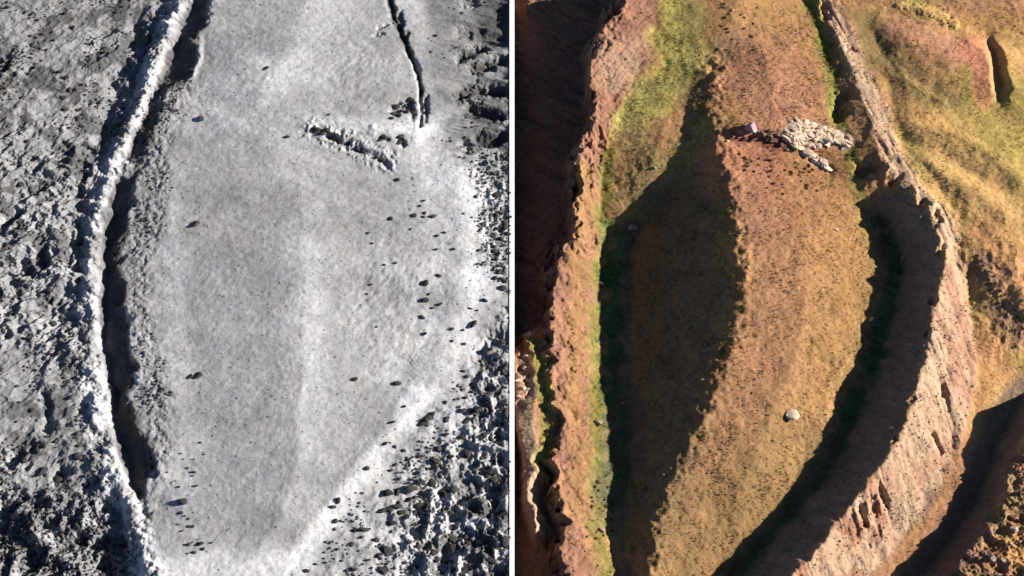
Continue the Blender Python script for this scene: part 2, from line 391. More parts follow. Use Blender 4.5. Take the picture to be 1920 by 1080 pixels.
FR.H -= (mShadeF * 0.25 * (ridged(X * 0.6 + Y * 0.8, (X * 0.8 - Y * 0.6) * 0.3, 3.0, 3, 99) - 0.5)).astype(np.float32)
FR.H += (mRough * 0.5 * (ridged(X, Y, 3.4, 4, 101, 0.6) - 0.9)).astype(np.float32)
for a, b in (((1653, 916), (1664, 948)), ((1634, 934), (1643, 968)), ((1616, 954), (1623, 984))):
    for q in range(5):
        t = q / 4
        stroke(FR, [(a[0] + (b[0] - a[0]) * t, a[1] + (b[1] - a[1]) * t)], 5.6 - 2.2 * t, -1.0 + .3 * t)
    stroke(FR, [b, (b[0] + 8, b[1] + 42)], 4, -.35)
    stroke(FR, [(a[0] - 4, a[1] - 16), a], 4, -.3)
for a, b in (((1643, 925), (1652, 962)), ((1625, 945), (1633, 985)), ((1604, 968), (1614, 1004))):
    stroke(FR, [a, b], 4.5, 0.5)
for p, w, a in (([(1768, 722), (1772, 738)], 4.5, -0.7), ([(1750, 812), (1757, 825), (1766, 846)], 3.5, -0.8),
                ([(1756, 398), (1762, 410)], 5, -1.2), ([(1544, 10), (1550, 26)], 6, -1.3),
                # notches with shade behind them along the upper wall
                ([(1590, 176), (1576, 188)], 11, -1.5), ([(1583, 205), (1570, 214)], 9, -1.5), ([(1580, 120), (1572, 140)], 9, -0.9),
                ([(1640, 312), (1612, 318)], 10, -2.0), ([(1605, 95), (1590, 90)], 5, -0.5),
                ([(1668, 316), (1658, 326)], 8, 0.7), ([(1712, 356), (1700, 362)], 7, 0.9), ([(1684, 334), (1672, 340)], 7, -1.3), ([(1733, 374), (1728, 380)], 5, -1.1), ([(1745, 388), (1740, 392)], 5, 0.8), ([(1768, 462), (1764, 470)], 6, -1.2), ([(1775, 490), (1768, 496)], 5, .8), ([(1752, 560), (1748, 566)], 5, -1.0), ([(1742, 620), (1738, 626)], 5, -.9), ([(1716, 745), (1710, 752)], 5, -.9), ([(1680, 822), (1674, 828)], 5, -.9)):
    stroke(FR, p, w, a)
LDARK = []
# low swells and hollows of the grassy hillside
for p, w, a in (([(1625, 50), (1660, 105), (1705, 145), (1745, 170)], 20, -0.3), ([(1660, 60), (1720, 70), (1770, 110)], 30, 0.35),
                ([(1690, 8), (1740, 18), (1790, 40)], 10, 0.45), ([(1650, 115), (1720, 165), (1770, 195)], 12, 0.35),
                ([(1700, 235), (1780, 250), (1850, 290), (1910, 340)], 16, 0.4), ([(1690, 260), (1760, 285), (1830, 330)], 14, -0.4),
                ([(1720, 310), (1800, 345), (1880, 400)], 18, 0.4), ([(1800, 400), (1850, 450), (1920, 490)], 18, -0.15),
                ([(1900, 500), (1920, 560)], 20, 0.5)):
    stroke(FR, p, w, a)
mHill = sstep(1640, 1720, U - np.maximum(0, V - 300) * 0.25) * (1 - mFlank)
FR.H += (mHill * (0.55 * fbm(X * 0.5 + Y * 0.87, (Y * 0.5 - X * 0.87) * 0.5, 12.0, 3, 110, 0.38))).astype(np.float32)
HP = sstep(120, 20, pdist(U, V, [(1860, 520), (1890, 600), (1900, 560)]))
FR.H += (HP * 0.16 * (ridged(X, Y, 2.2, 3, 114) - 0.7)).astype(np.float32)
# clumpy turf all over
turf = (0.040 * fbm(X, Y, 1.0, 3, 120, 0.6) + 0.05 * fbm(X, Y, 3.2, 2, 124))
FR.H += (turf * (1 + 0.5 * mMound)).astype(np.float32)
FR.H += (0.22 * mMound * fbm(X, Y, 11.0, 2, 130)).astype(np.float32)
crestm = np.exp(-(pdist(U, V, R_CREST) / 22) ** 2)
FR.H += (crestm * 0.30 * fbm(X, Y, 1.3, 2, 134)).astype(np.float32)
oc_m = np.maximum(sstep(20, 6, pdist(U, V, [(1490, 254), (1520, 250), (1560, 260), (1582, 264)])), sstep(12, 4, pdist(U, V, [(1478, 258), (1500, 276), (1525, 298), (1552, 316)])))
FR.H += (oc_m * (.25 + .35 * (ridged(X, Y, 2.0, 3, 140) - .6))).astype(np.float32)
# dents and loose blocks on the spur by the seam
for p, w, a in (([(982, 648), (976, 668)], 6, -1.4), ([(975, 690), (992, 700)], 5, -1.2), ([(985, 712), (990, 720)], 5, -1.0), ([(992, 736), (986, 742)], 4, -0.8), ([(975, 755), (980, 760)], 4, -0.6)):
    stroke(FR, p, w, a)

# ---- left field and its relief
FL = make_field(-128.0, 0.0, L_CURVES, 0.35, 5, ([p[:2] for p in L_SHADE_BANK0 + L_SHADE_BANK], 1.9))
L_NATSEAM = sstep(2.2, 0.3, -FL.X)
UL, VL, XL, YL = FL.U, FL.V, FL.X, FL.Y
wobL = (fbm(XL, YL, 5.0, 4, 160) * 14).astype(np.float32)
OUTER = [(-200, -100), (340, -100), (300, 40), (262, 150), (225, 240), (172, 330), (152, 430), (150, 560), (152, 700), (158, 800), (190, 880), (225, 960), (248, 1050), (250, 1200), (-200, 1200)]
DARKBL = [(-200, 900), (40, 910), (110, 925), (190, 930), (222, 980), (240, 1040), (245, 1200), (-200, 1200)]
BOULD = [(840, 700), (980, 560), (980, 1200), (560, 1200), (610, 1050), (650, 980), (720, 890), (780, 800)]
RIBS = [(800, -80), (980, -80), (980, 300), (860, 300), (820, 240), (800, 120)]
RRIM = [(880, 280), (980, 280), (980, 560), (900, 500)]
INNERROUGH = [(262, 160), (350, 130), (335, 230), (310, 330), (305, 450), (285, 560), (300, 700), (320, 850), (300, 900), (250, 700), (240, 500), (250, 380), (245, 270)]
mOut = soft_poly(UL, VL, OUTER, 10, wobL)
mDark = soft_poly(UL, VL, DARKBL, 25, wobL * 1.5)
mBould = soft_poly(UL, VL, BOULD, 30, wobL)
mRibs = soft_poly(UL, VL, RIBS, 20, wobL)
mRRim = soft_poly(UL, VL, RRIM, 25, wobL)
mInR = soft_poly(UL, VL, INNERROUGH, 14, wobL)
mRid = sstep(46, 22, pdist(UL, VL, [(u - 10, v) for u, v in L_STRIP]) + wobL * .4)
FL.H += (mRid * (0.30 * fbm(XL, YL, 2.3, 5, 210, 0.68) + 0.40 * np.minimum(0, fbm(XL, YL, 5.0, 3, 214) + .05) + 0.24 * (ridged(XL * .4 + YL * .9, (XL * .9 - YL * .4) * .4, 1.8, 3, 212) - .6))).astype(np.float32)
diag = ridged(XL * 0.55 - YL * 0.83, (XL * 0.83 + YL * 0.55) * 0.72, 5.0, 5, 170, 0.62)
patch = sstep(-0.35, 0.5, fbm(XL, YL, 14, 3, 175))
FL.H += (mOut * (0.25 + 0.75 * patch) * 0.95 * (diag - 0.8)).astype(np.float32)
FL.H += (mOut * 0.10 * fbm(XL, YL, 1.7, 3, 178, 0.6)).astype(np.float32)
FL.H += (mDark * 0.95 * (ridged(XL, YL, 4.2, 4, 180, 0.65) - 0.9)).astype(np.float32)
FL.H += (mBould * 0.22 * fbm(XL, YL, 2.4, 3, 185, 0.6)).astype(np.float32)
br = sstep(0.3, 1, mBould) * sstep(735, 900, UL + (VL - 900) * 0.45 + wobL * 3)
FL.H += (br * 0.9 * (ridged(XL, YL, 3.2, 4, 188, 0.6) - 0.8)).astype(np.float32)
ribs = ridged(XL * 0.12 + YL, (XL - YL * 0.2) * 0.22, 3.4, 3, 190, 0.5)
FL.H += (mRibs * sstep(810, 900, UL) * 0.75 * (ribs - 0.6)).astype(np.float32)
FL.H += (mRRim * 0.35 * (ridged(XL, YL, 2.2, 3, 194) - 0.6)).astype(np.float32)
FL.H += (mInR * 0.16 * fbm(XL, YL, 0.9, 3, 197, 0.65)).astype(np.float32)
FL.H += (0.028 * fbm(XL, YL, 0.8, 3, 200, 0.6) + 0.035 * fbm(XL * 0.9 + YL * 0.4, (YL * 0.9 - XL * 0.4) * 1.8, 2.6, 2, 203)).astype(np.float32)
FL.H += (0.04 * (1 - mOut) * fbm(XL * 0.35 + YL * 0.94, (XL * 0.94 - YL * 0.35) * 0.3, 2.2, 3, 208)).astype(np.float32)
rip = np.exp(-((UL - 730) / 90) ** 2 - ((VL - 560) / 150) ** 2) + np.exp(-((UL - 670) / 70) ** 2 - ((VL - 140) / 60) ** 2)
FL.H += (rip * 0.10 * fbm(XL * 0.5 + YL * 0.87, (XL * 0.87 - YL * 0.5) * 1.6, 1.6, 2, 206)).astype(np.float32)
for p, w, a in (([(862, 108), (880, 96), (905, 92)], 7, -1.7), ([(890, 125), (915, 122), (950, 112)], 8, -1.7), ([(862, 178), (885, 166), (915, 168), (955, 176)], 9, -2.0), ([(884, 205), (910, 212), (940, 220)], 8, -1.7),
                ([(900, 262), (925, 258), (950, 256)], 11, -2.0), ([(860, 60), (880, 62)], 8, -.7), ([(900, 48), (930, 40), (955, 50)], 16, -1.2), ([(935, 10), (955, 14)], 14, -1.0), ([(868, 270), (876, 274)], 9, -.9),
                ([(870, 5), (890, 4)], 7, -.8)):
    stroke(FL, p, w, a)
for p, w, a in (([(790, 172), (786, 186), (791, 200)], 4, -1.0), ([(797, 182), (800, 205), (798, 226)], 3.5, -.8), ([(790, 212), (788, 236)], 3.5, -.8), ([(758, 74), (764, 62)], 3, -.5), ([(748, 30), (752, 44)], 5, -.8),
                ([(586, 246), (600, 248)], 5, -.6), ([(612, 252), (630, 260)], 4, -.5), ([(634, 268), (650, 268)], 5, -.6), ([(668, 280), (684, 286)], 3, -.4), ([(712, 300), (722, 303)], 5, -.6), ([(716, 258), (728, 262)], 5, -.5), ([(750, 260), (755, 268)], 6, -.6), ([(740, 205), (768, 192), (774, 214)], 7, -1.0)):
    stroke(FL, p, w, a)
    LDARK.append((p, w))
for p, w, a in (([(580, 238), (640, 252), (680, 268), (720, 290), (732, 300)], 9, .22), ([(700, 246), (745, 248), (775, 252)], 8, .2)):
    stroke(FL, p, w, a)
lm = sstep(34, 10, pdist(UL, VL, [(585, 244), (640, 262), (690, 286), (724, 302)]))
FL.H += (lm * .24 * (ridged(XL, YL, 1.8, 3, 216, .6) - .6)).astype(np.float32)
stroke(FL, [(850, 300), (875, 420), (868, 540), (845, 640), (790, 735), (735, 815), (690, 870), (640, 935), (590, 1000), (540, 1065)], 30, .38)
stroke(FL, [(760, 700), (705, 800), (660, 860), (600, 945), (540, 1015)], 14, -.08)
# the crack on the right, the shaded holes along the upper ridge
stroke(FL, [(728, -10), (735, 14), (737, 30), (748, 52), (752, 64), (762, 86), (771, 105), (777, 120), (783, 135), (786, 152), (790, 172)], 3.6, -1.2)
stroke(FL, [(735, 42), (710, 52)], 4, -0.6)
stroke(FL, [(700, 65), (716, 63)], 5, -0.6)
for p, w, a in (([(255, 45), (248, 90)], 14, -1.1), ([(235, 130), (205, 150), (222, 175)], 14, -1.2), ([(208, 205), (186, 260)], 14, -1.1), ([(150, 330), (146, 390)], 11, -1.2), ([(148, 420), (144, 500)], 7, -0.9), ([(140, 410), (128, 458)], 9, -0.9),
                ([(85, 740), (92, 800)], 9, -0.9), ([(115, 880), (110, 895)], 12, -1.3), ([(5, 430), (20, 410), (38, 400)], 7, -1.0), ([(160, 760), (165, 790)], 5, -0.8),
                ([(100, 1012), (170, 1018)], 16, -2.0), ([(50, 1030), (65, 1050)], 18, -2.0), ([(190, 1040), (215, 1060)], 20, -1.5), ([(10, 960), (5, 1040)], 16, -1.5)):
    stroke(FL, p, w, a)


FL.H += (L_NATSEAM * ((lz(FL.V, 0.0)) - FL.H)).astype(np.float32)


# ---------------------------------------------------------------- colours of earth, rock and grass (albedo, with shade painted into it in places)
def col(*c):
    return np.array(c, np.float32)


def mix(base, c, m):
    return base + (c - base) * m[..., None]


def paint(base, c, U, V, pts, w, amt=1.0, wob=0, soft=0.5):
    return mix(base, c, amt * sstep(w * (1 + soft), w * (1 - soft), pdist(U, V, pts) + wob))


DRY, OCHRE, PINK, PALEPINK = col(.320, .172, .085), col(.350, .205, .085), col(.340, .178, .118), col(.395, .272, .185)
GREEN, LUSH, REDSOIL, STRAW = col(.225, .195, .055), col(.180, .190, .042), col(.360, .155, .100), col(.41, .270, .115)
OLIVE, MAUVE = col(.165, .130, .055), col(.21, .135, .105)
A = np.broadcast_to(DRY, X.shape + (3,)).astype(np.float32)
wobF = (fbm(X, Y, 2.2, 4, 61, 0.7) * 11).astype(np.float32)
big = fbm(X, Y, 12, 4, 300)
med = fbm(X, Y, 3.5, 4, 305, 0.6)
A = mix(A, OCHRE, sstep(-0.3, 0.6, big))
A = mix(A, PINK, 0.6 * sstep(0.1, 0.8, fbm(X, Y, 8, 4, 310)))
# hillside: olive hollows, straw swells
hillm = mHill
A = mix(A, col(.235, .190, .062), hillm * 0.85 * sstep(-0.45, 0.35, fbm(X * 0.7 + Y * 0.7, (Y * 0.7 - X * 0.7) * 0.5, 13, 3, 315)))
A = mix(A, STRAW * .95, hillm * 0.6 * sstep(0.0, 0.6, fbm(X * 0.7 + Y * 0.7, (Y * 0.7 - X * 0.7) * 0.4, 9, 3, 318)))
A = paint(A, OLIVE, U, V, [(1625, 60), (1660, 115), (1705, 150), (1745, 178), (1790, 190)], 26, .8, wobR, .8)
A = paint(A, PINK, U, V, [(1690, 55), (1740, 70), (1770, 95)], 26, .7, wobR, .8)
A = paint(A, REDSOIL, U, V, [(1826, 90), (1842, 140), (1845, 185)], 22, .8, wobR, .6)
A = paint(A, STRAW, U, V, [(1680, 10), (1740, 16), (1790, 50)], 8, .8, wobR * .5, .8)
A = paint(A, STRAW * .9, U, V, [(1760, 330), (1830, 390), (1900, 440)], 38, .8, wobR, .8)
A = paint(A, DRY, U, V, [(1850, 440), (1910, 500), (1930, 560)], 26, .6, wobR, .8)
A = paint(A, MAUVE * .75, U, V, [(1840, 510), (1870, 560), (1910, 610)], 26, .85, wobR * 1.6, .8)
A = paint(A, GREEN, U, V, [(1850, 240), (1900, 290), (1930, 330)], 45, .6, wobR, .9)
A = paint(A, GREEN, U, V, [(1812, 130), (1814, 190)], 9, .8, wobR * .4, .8)
A = paint(A, DRY, U, V, [(1850, 640), (1840, 720), (1800, 860), (1750, 960)], 34, .75, wobR, .8)
# upper green meadow and trough grass
A = paint(A, GREEN * 1.75, U, V, [(1262, -20), (1265, 60), (1300, 110), (1250, 150), (1215, 190), (1160, 212)], 40, .95, wobR * 1.4, .7)
A = paint(A, col(.29, .265, .085), U, V, [(1285, 75), (1325, 110), (1260, 145), (1220, 185), (1160, 210)], 20, .8, wobR * 1.2, .8)
A = paint(A, OLIVE, U, V, [(1290, 30), (1310, 70), (1370, 100)], 26, .6, wobR, .8)
A = paint(A, OLIVE * .9, U, V, [(1300, 150), (1305, 200), (1320, 225)], 24, .7, wobR, .7)
A = paint(A, GREEN * 1.3, U, V, [(1310, 250), (1275, 290), (1235, 350), (1180, 400)], 22, .8, wobR, .8)
A = paint(A, OLIVE * 1.55, U, V, [(1190, 260), (1215, 300), (1180, 360)], 34, .7, wobR, .7)
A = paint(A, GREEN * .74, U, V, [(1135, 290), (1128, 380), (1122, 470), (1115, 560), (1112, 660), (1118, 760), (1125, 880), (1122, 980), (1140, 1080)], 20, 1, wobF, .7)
A = paint(A, col(.060, .115, .045), U, V, [(1165, 430), (1155, 520), (1150, 640), (1158, 760), (1165, 860), (1155, 930)], 24, 1, wobF * 1.2, .8)  # grass lying in shade: the shade is put into a darker green
A = paint(A, GREEN, U, V, [(1575, -10), (1540, 70)], 4, .0)
A = paint(A, LUSH, U, V, [(1520, 10), (1545, 75), (1558, 140), (1562, 200), (1575, 240), (1598, 290)], 12, .9, wobR * .4, .8)
A = paint(A, GREEN, U, V, [(1595, 300), (1612, 380), (1640, 470), (1640, 520)], 13, .8, wobR * .5, .9)
A = paint(A, GREEN, U, V, [(1640, 520), (1615, 620), (1560, 740)], 16, .5, wobR * .5, .9)
A = paint(A, col(.060, .110, .045), U, V, [(1650, 420), (1675, 500), (1655, 580), (1635, 680), (1600, 760), (1560, 850), (1500, 930), (1430, 1010), (1370, 1080)], 24, 1, wobF * 1.2, .8)  # same shade-darkened green along the trench floor
# bare earth of the shaded slopes, its colour darkened to paint in the shade
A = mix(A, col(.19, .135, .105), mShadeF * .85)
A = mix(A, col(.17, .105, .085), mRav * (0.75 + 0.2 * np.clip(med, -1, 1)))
A = paint(A, col(.120, .118, .062), U, V, [(1262, 410), (1268, 560), (1258, 700), (1232, 820), (1200, 920)], 88, .8, wobR, .4)  # mound side away from the sun, colour darkened as shade
# mound: pink and red soil towards the outcrop, dry turf, ochre below
A = paint(A, REDSOIL, U, V, [(1385, 280), (1430, 290), (1440, 320)], 34, .9, wobR, .8)
A = paint(A, PINK * .95, U, V, [(1405, 330), (1420, 380), (1430, 430)], 46, .75, wobR * 1.3, .9)
A = paint(A, PINK, U, V, [(1400, 120), (1440, 190)], 60, .6, wobR * 1.3, .9)
A = paint(A, OCHRE * .86, U, V, [(1570, 420), (1590, 520), (1560, 640), (1500, 800), (1400, 940)], 50, .7, wobR * 1.3, .9)
A = paint(A, PINK * .95, U, V, [(1430, 600), (1420, 700), (1380, 780)], 46, .5, wobR * 1.3, .9)
A = paint(A, DRY * .72, U, V, [(1430, 860), (1360, 930), (1290, 1040)], 60, .7, wobR * 1.5, .9)
A = paint(A, col(.20, .150, .062), U, V, [(1480, 840), (1390, 950), (1280, 1050)], 70, .65, wobR * 1.5, .9)
A = mix(A, col(.275, .172, .085), mMound * (.15 + .3 * sstep(330, 600, V)))
# bare ridges and walls
A = mix(A, PINK * .62, mLRidge)
A = paint(A, PALEPINK * .85, U, V, [(1140, 90), (1150, 150), (1190, 110)], 26, .55, wobR, .8)
A = paint(A, OCHRE * .66, U, V, [(1100, 330), (1085, 480), (1078, 640), (1080, 800), (1085, 950)], 16, .7, wobR * .5, .8)
A = mix(A, PALEPINK * .92, mFlank * .92)
A = mix(A, PINK * .85, mFlank * .7 * sstep(0.1, 0.6, fbm(qa, qb * 0.2, 3.5, 4, 330)))
A = mix(A, PINK * .72, mFlank * .9 * sstep(860, 1000, V + (U - 1600) * .5) * sstep(-0.1, 0.5, med))
A = paint(A, col(.52, .36, .24), U, V, [(1574, 70), (1592, 105), (1606, 145), (1612, 165)], 8, .85, wobR * .4, .6)
A = paint(A, col(.52, .36, .24), U, V, [(1630, 210), (1642, 250)], 7, .7, wobR * .4, .6)
A = paint(A, MAUVE * .8, U, V, [(1745, 925), (1738, 950)], 10, .7, wobR * .4, .8)
A = paint(A, PALEPINK, U, V, [(980, 700), (982, 760), (985, 840), (992, 930), (1006, 990)], 20, .9, wobR * .6, .6)
A = paint(A, GREEN, U, V, [(1000, 640), (1014, 690), (1026, 770), (1024, 830), (1012, 862)], 11, .95, wobR * .4, .6)
A = mix(A, PINK * .6, mRough * .9)
A = mix(A, OLIVE, mRough * .8 * sstep(0.15, 0.6, fbm(X, Y, 5, 3, 340)))
A = paint(A, OCHRE * .8, U, V, [(1905, 1010), (1930, 1060)], 22, .8, wobR, .7)
A = paint(A, col(.11, .09, .08), U, V, [(1930, 740), (1880, 800), (1850, 900), (1810, 985), (1750, 1060), (1720, 1100)], 42, .8, 0, .3)  # gully shadow painted dark into the soil colour
A = paint(A, col(.46, .35, .25), U, V, [(1484, 258), (1505, 247), (1540, 254), (1572, 262), (1586, 266)], 15, .9, wobR * .5, .5)
A = paint(A, col(.48, .37, .27), U, V, [(1478, 258), (1500, 276), (1525, 298), (1552, 316)], 8, .9, wobR * .4, .5)
A = paint(A, REDSOIL * .45, U, V, [(1375, 260), (1440, 262), (1470, 276)], 9, .8, wobR * .4, .6)
# speckle of single tufts, stones and bare spots
spk = vnoise(X * 3.1, Y * 3.1, 350) + 0.7 * vnoise(X * 1.4, Y * 1.4, 352)
A *= (1 + 0.24 * spk)[..., None]
A *= (1 + 0.11 * np.clip(med, -1, 1))[..., None]
A *= 1 + mHill[..., None] * np.array([.34, .31, .22], np.float32)
A *= (1 + mMound[..., None] * np.array([-.06, -.10, -.13], np.float32))
FR.A = np.clip(A, 0.01, 0.75)

G = lambda v: 0.74 * col(v * .98, v * 1.0, v * 1.055)
B = np.broadcast_to(G(.39), XL.shape + (3,)).astype(np.float32)
bigL = fbm(XL, YL, 14, 4, 400)
medL = fbm(XL, YL, 3.0, 4, 405, 0.6)
B = mix(B, G(.47), sstep(-0.2, 0.7, bigL))
B = paint(B, G(.55), UL, VL, [(640, -20), (590, 70), (545, 130), (500, 170), (440, 180), (360, 200)], 34, .9, wobL * 1.2, .9)
B = paint(B, G(.56), UL, VL, [(575, 470), (570, 600), (575, 720), (560, 790)], 30, .7, wobL, .9)
B = paint(B, G(.58), UL, VL, [(330, 330), (318, 450), (312, 560), (330, 660), (340, 770), (350, 830)], 24, .75, wobL, .9)
B = paint(B, G(.36), UL, VL, [(450, 540), (440, 700), (430, 860)], 60, .6, wobL * 1.4, .9)
B = paint(B, G(.34), UL, VL, [(660, 90), (700, 180)], 50, .6, wobL * 1.4, .9)
B = paint(B, G(.35), UL, VL, [(700, 480), (740, 580)], 60, .5, wobL * 1.4, .9)
B = paint(B, G(.35), UL, VL, [(480, 940), (620, 860), (680, 780)], 60, .6, wobL * 1.4, .9)
B = paint(B, G(.66), UL, VL, [(575, 232), (650, 236), (780, 244), (800, 275)], 15, .95, wobL * .5, .7)
B = paint(B, G(.60), UL, VL, [(480, 175), (420, 165), (520, 150)], 30, .6, wobL, .9)
B = paint(B, G(.60), UL, VL, [(820, 290), (840, 340), (870, 420), (870, 520), (850, 620), (800, 700)], 62, .95, wobL * 1.4, .9)
B = paint(B, G(.70), UL, VL, [(780, 745), (735, 815), (690, 870), (640, 935), (590, 1000), (550, 1055)], 26, .95, wobL * .6, .7)
B = paint(B, G(.70), UL, VL, [(260, 1075), (400, 1060), (540, 1050)], 34, .9, wobL * .8, .7)
B = mix(B, G(.29), mInR * .8)
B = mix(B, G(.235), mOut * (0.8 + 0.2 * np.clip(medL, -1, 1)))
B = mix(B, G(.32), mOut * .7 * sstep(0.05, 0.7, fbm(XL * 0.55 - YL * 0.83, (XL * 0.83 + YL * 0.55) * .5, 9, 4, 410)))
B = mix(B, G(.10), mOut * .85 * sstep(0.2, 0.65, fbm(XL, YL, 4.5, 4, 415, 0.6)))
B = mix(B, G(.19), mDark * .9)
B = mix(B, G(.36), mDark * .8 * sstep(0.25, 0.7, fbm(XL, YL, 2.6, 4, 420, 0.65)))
B = mix(B, G(.24), mRibs * .85)
B = mix(B, G(.16), mRibs * sstep(860, 930, UL) * .7 * sstep(0.9, 0.2, ribs))
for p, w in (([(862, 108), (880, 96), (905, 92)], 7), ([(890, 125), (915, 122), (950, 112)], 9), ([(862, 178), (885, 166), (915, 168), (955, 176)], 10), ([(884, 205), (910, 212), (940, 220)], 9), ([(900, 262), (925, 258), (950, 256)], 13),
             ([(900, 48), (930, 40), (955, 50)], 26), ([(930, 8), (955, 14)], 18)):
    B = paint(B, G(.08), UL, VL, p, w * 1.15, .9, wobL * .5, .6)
B = paint(B, G(.33), UL, VL, [(765, 690), (700, 800), (650, 870), (590, 950), (530, 1010), (460, 1025)], 26, .7, wobL, .9)
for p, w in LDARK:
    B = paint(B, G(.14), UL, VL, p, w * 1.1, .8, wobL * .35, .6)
B = mix(B, G(.42), mBould * .8)
B = paint(B, G(.74), UL, VL, [(785, 740), (735, 815), (690, 870), (640, 935), (590, 1000), (545, 1060)], 15, .9, wobL * .5, .5)
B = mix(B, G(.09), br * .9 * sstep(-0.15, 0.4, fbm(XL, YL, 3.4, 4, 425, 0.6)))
B = mix(B, G(.22), mRRim * .7 * sstep(0.1, 0.6, fbm(XL, YL, 2.6, 4, 430, 0.6)))
B = paint(B, G(.56), UL, VL, [(u - 3, v) for u, v in L_STRIP[:14]], 12, .95, wobL * .5, .6)
B = paint(B, G(.55), UL, VL, [(182, 690), (180, 760), (190, 820), (210, 880), (232, 940), (258, 1000), (272, 1060)], 26, .95, wobL * .6, .4)
DBAND = [(u - 1, v) for u, v, _ in L_FACE] + [(u + 1, v) for u, v, _ in L_SHADE_BANK[::-1]]
B = mix(B, col(.075, .072, .075), .95 * soft_poly(UL, VL, DBAND, 5, wobL * .3))  # shadow beside the ridge painted in near-black
DBAND0 = [(u - 1, v) for u, v, _ in L_FACE0] + [(u, v) for u, v, _ in L_SHADE_BANK0[::-1]]
B = mix(B, col(.075, .072, .075), .9 * soft_poly(UL, VL, DBAND0, 6, wobL * .5))  # upper stretch of that painted shadow
B = paint(B, G(.05), UL, VL, [(728, -10), (738, 30), (752, 60), (770, 105), (782, 135), (790, 172)], 5, .9, wobL * .2, .5)
B = mix(B, G(.25), mRid * .8 * sstep(-0.05, 0.5, fbm(XL, YL, 3.2, 4, 480, .65)))
B = mix(B, G(.35), .6 * sstep(60, 20, pdist(UL, VL, [(270, 340), (280, 480), (290, 620), (310, 780)])) * sstep(0, .5, fbm(XL, YL, 2.4, 4, 483, .65)))
spk = vnoise(XL * 3.3, YL * 3.3, 450) + 0.8 * vnoise(XL * 1.5, YL * 1.5, 452)
B *= (1 + 0.27 * spk)[..., None]
B *= (1 + 0.10 * np.clip(medL, -1, 1) + .14 * fbm(XL * .3 + YL * .95, (XL * .95 - YL * .3) * .35, 7, 4, 470, .6))[..., None]
tint = vnoise(XL * .35, YL * .35, 460)[..., None]
B *= 1 + tint * np.array([.05, 0, -.05], np.float32)
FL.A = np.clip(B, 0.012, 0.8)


# ---------------------------------------------------------------- materials
def earth_material(name, rough, bump, scale, varied):
    m = bpy.data.materials.new(name)
    m.use_nodes = True
    n, l = m.node_tree.nodes, m.node_tree.links
    bs = n['Principled BSDF']
    bs.inputs['Roughness'].default_value = rough
    bs.inputs['Specular IOR Level'].default_value = 0.12
    at = n.new('ShaderNodeAttribute'); at.attribute_name = 'albedo'
    tc = n.new('ShaderNodeTexCoord')
    n1 = n.new('ShaderNodeTexNoise'); n1.inputs['Scale'].default_value = scale; n1.inputs['Detail'].default_value = 6; n1.inputs['Roughness'].default_value = 0.78
    l.new(tc.outputs['Object'], n1.inputs['Vector'])
    mr = n.new('ShaderNodeMapRange'); mr.inputs[1].default_value = 0.3; mr.inputs[2].default_value = 0.7
    mr.inputs[3].default_value = 1 - varied; mr.inputs[4].default_value = 1 + varied
    l.new(n1.outputs['Fac'], mr.inputs[0])
    mx = n.new('ShaderNodeVectorMath'); mx.operation = 'SCALE'
    l.new(at.outputs['Color'], mx.inputs[0]); l.new(mr.outputs[0], mx.inputs['Scale'])
    l.new(mx.outputs[0], bs.inputs['Base Color'])
    bp = n.new('ShaderNodeBump'); bp.inputs['Strength'].default_value = 1.0; bp.inputs['Distance'].default_value = bump
    l.new(n1.outputs['Fac'], bp.inputs['Height']); l.new(bp.outputs[0], bs.inputs['Normal'])
    return m


def rock_material(name, c1, c2, scale):
    m = bpy.data.materials.new(name)
    m.use_nodes = True
    n, l = m.node_tree.nodes, m.node_tree.links
    bs = n['Principled BSDF']
    bs.inputs['Roughness'].default_value = 0.92
    bs.inputs['Specular IOR Level'].default_value = 0.15
    tc = n.new('ShaderNodeTexCoord')
    n1 = n.new('ShaderNodeTexNoise'); n1.inputs['Scale'].default_value = scale; n1.inputs['Detail'].default_value = 8; n1.inputs['Roughness'].default_value = 0.7
    l.new(tc.outputs['Object'], n1.inputs['Vector'])
    cr = n.new('ShaderNodeValToRGB')
    cr.color_ramp.elements[0].position, cr.color_ramp.elements[1].position = 0.35, 0.65
    cr.color_ramp.elements[0].color, cr.color_ramp.elements[1].color = (*c1, 1), (*c2, 1)
    l.new(n1.outputs['Fac'], cr.inputs[0]); l.new(cr.outputs[0], bs.inputs['Base Color'])
    bp = n.new('ShaderNodeBump'); bp.inputs['Strength'].default_value = 0.8; bp.inputs['Distance'].default_value = 0.12
    l.new(n1.outputs['Fac'], bp.inputs['Height']); l.new(bp.outputs[0], bs.inputs['Normal'])
    return m


M_EARTH = earth_material('dry_turf_and_soil', 0.95, 0.10, 1.7, 0.16)
M_GREY = earth_material('pale_grey_soil', 0.95, 0.09, 1.9, 0.12)
M_TUFT = earth_material('grass_blades', 0.9, 0.0, 1.0, 0.1)
M_DARKROCK = rock_material('dark_grey_rock', (.020, .018, .017), (.062, .056, .052), 1.6)
M_PALEROCK = rock_material('pale_limestone', (.46, .34, .235), (.70, .56, .42), 1.5)
M_GREYROCK = rock_material('grey_brown_rock', (.20, .15, .13), (.38, .30, .27), 1.8)
M_REDROCK = rock_material('divider_dark_red', (.09, .055, .045), (.19, .11, .085), 1.8)
M_PINKROCK = rock_material('mauve_rock', (.22, .15, .17), (.36, .26, .28), 2.0)
M_LEAF = rock_material('shrub_leaf', (.020, .022, .012), (.055, .055, .025), 3.0)
M_YLEAF = rock_material('yellow_leaf', (.16, .17, .03), (.30, .30, .05), 3.0)
M_WHITE = rock_material('divider_white', (.86, .86, .86), (.90, .90, .90), 3.0)


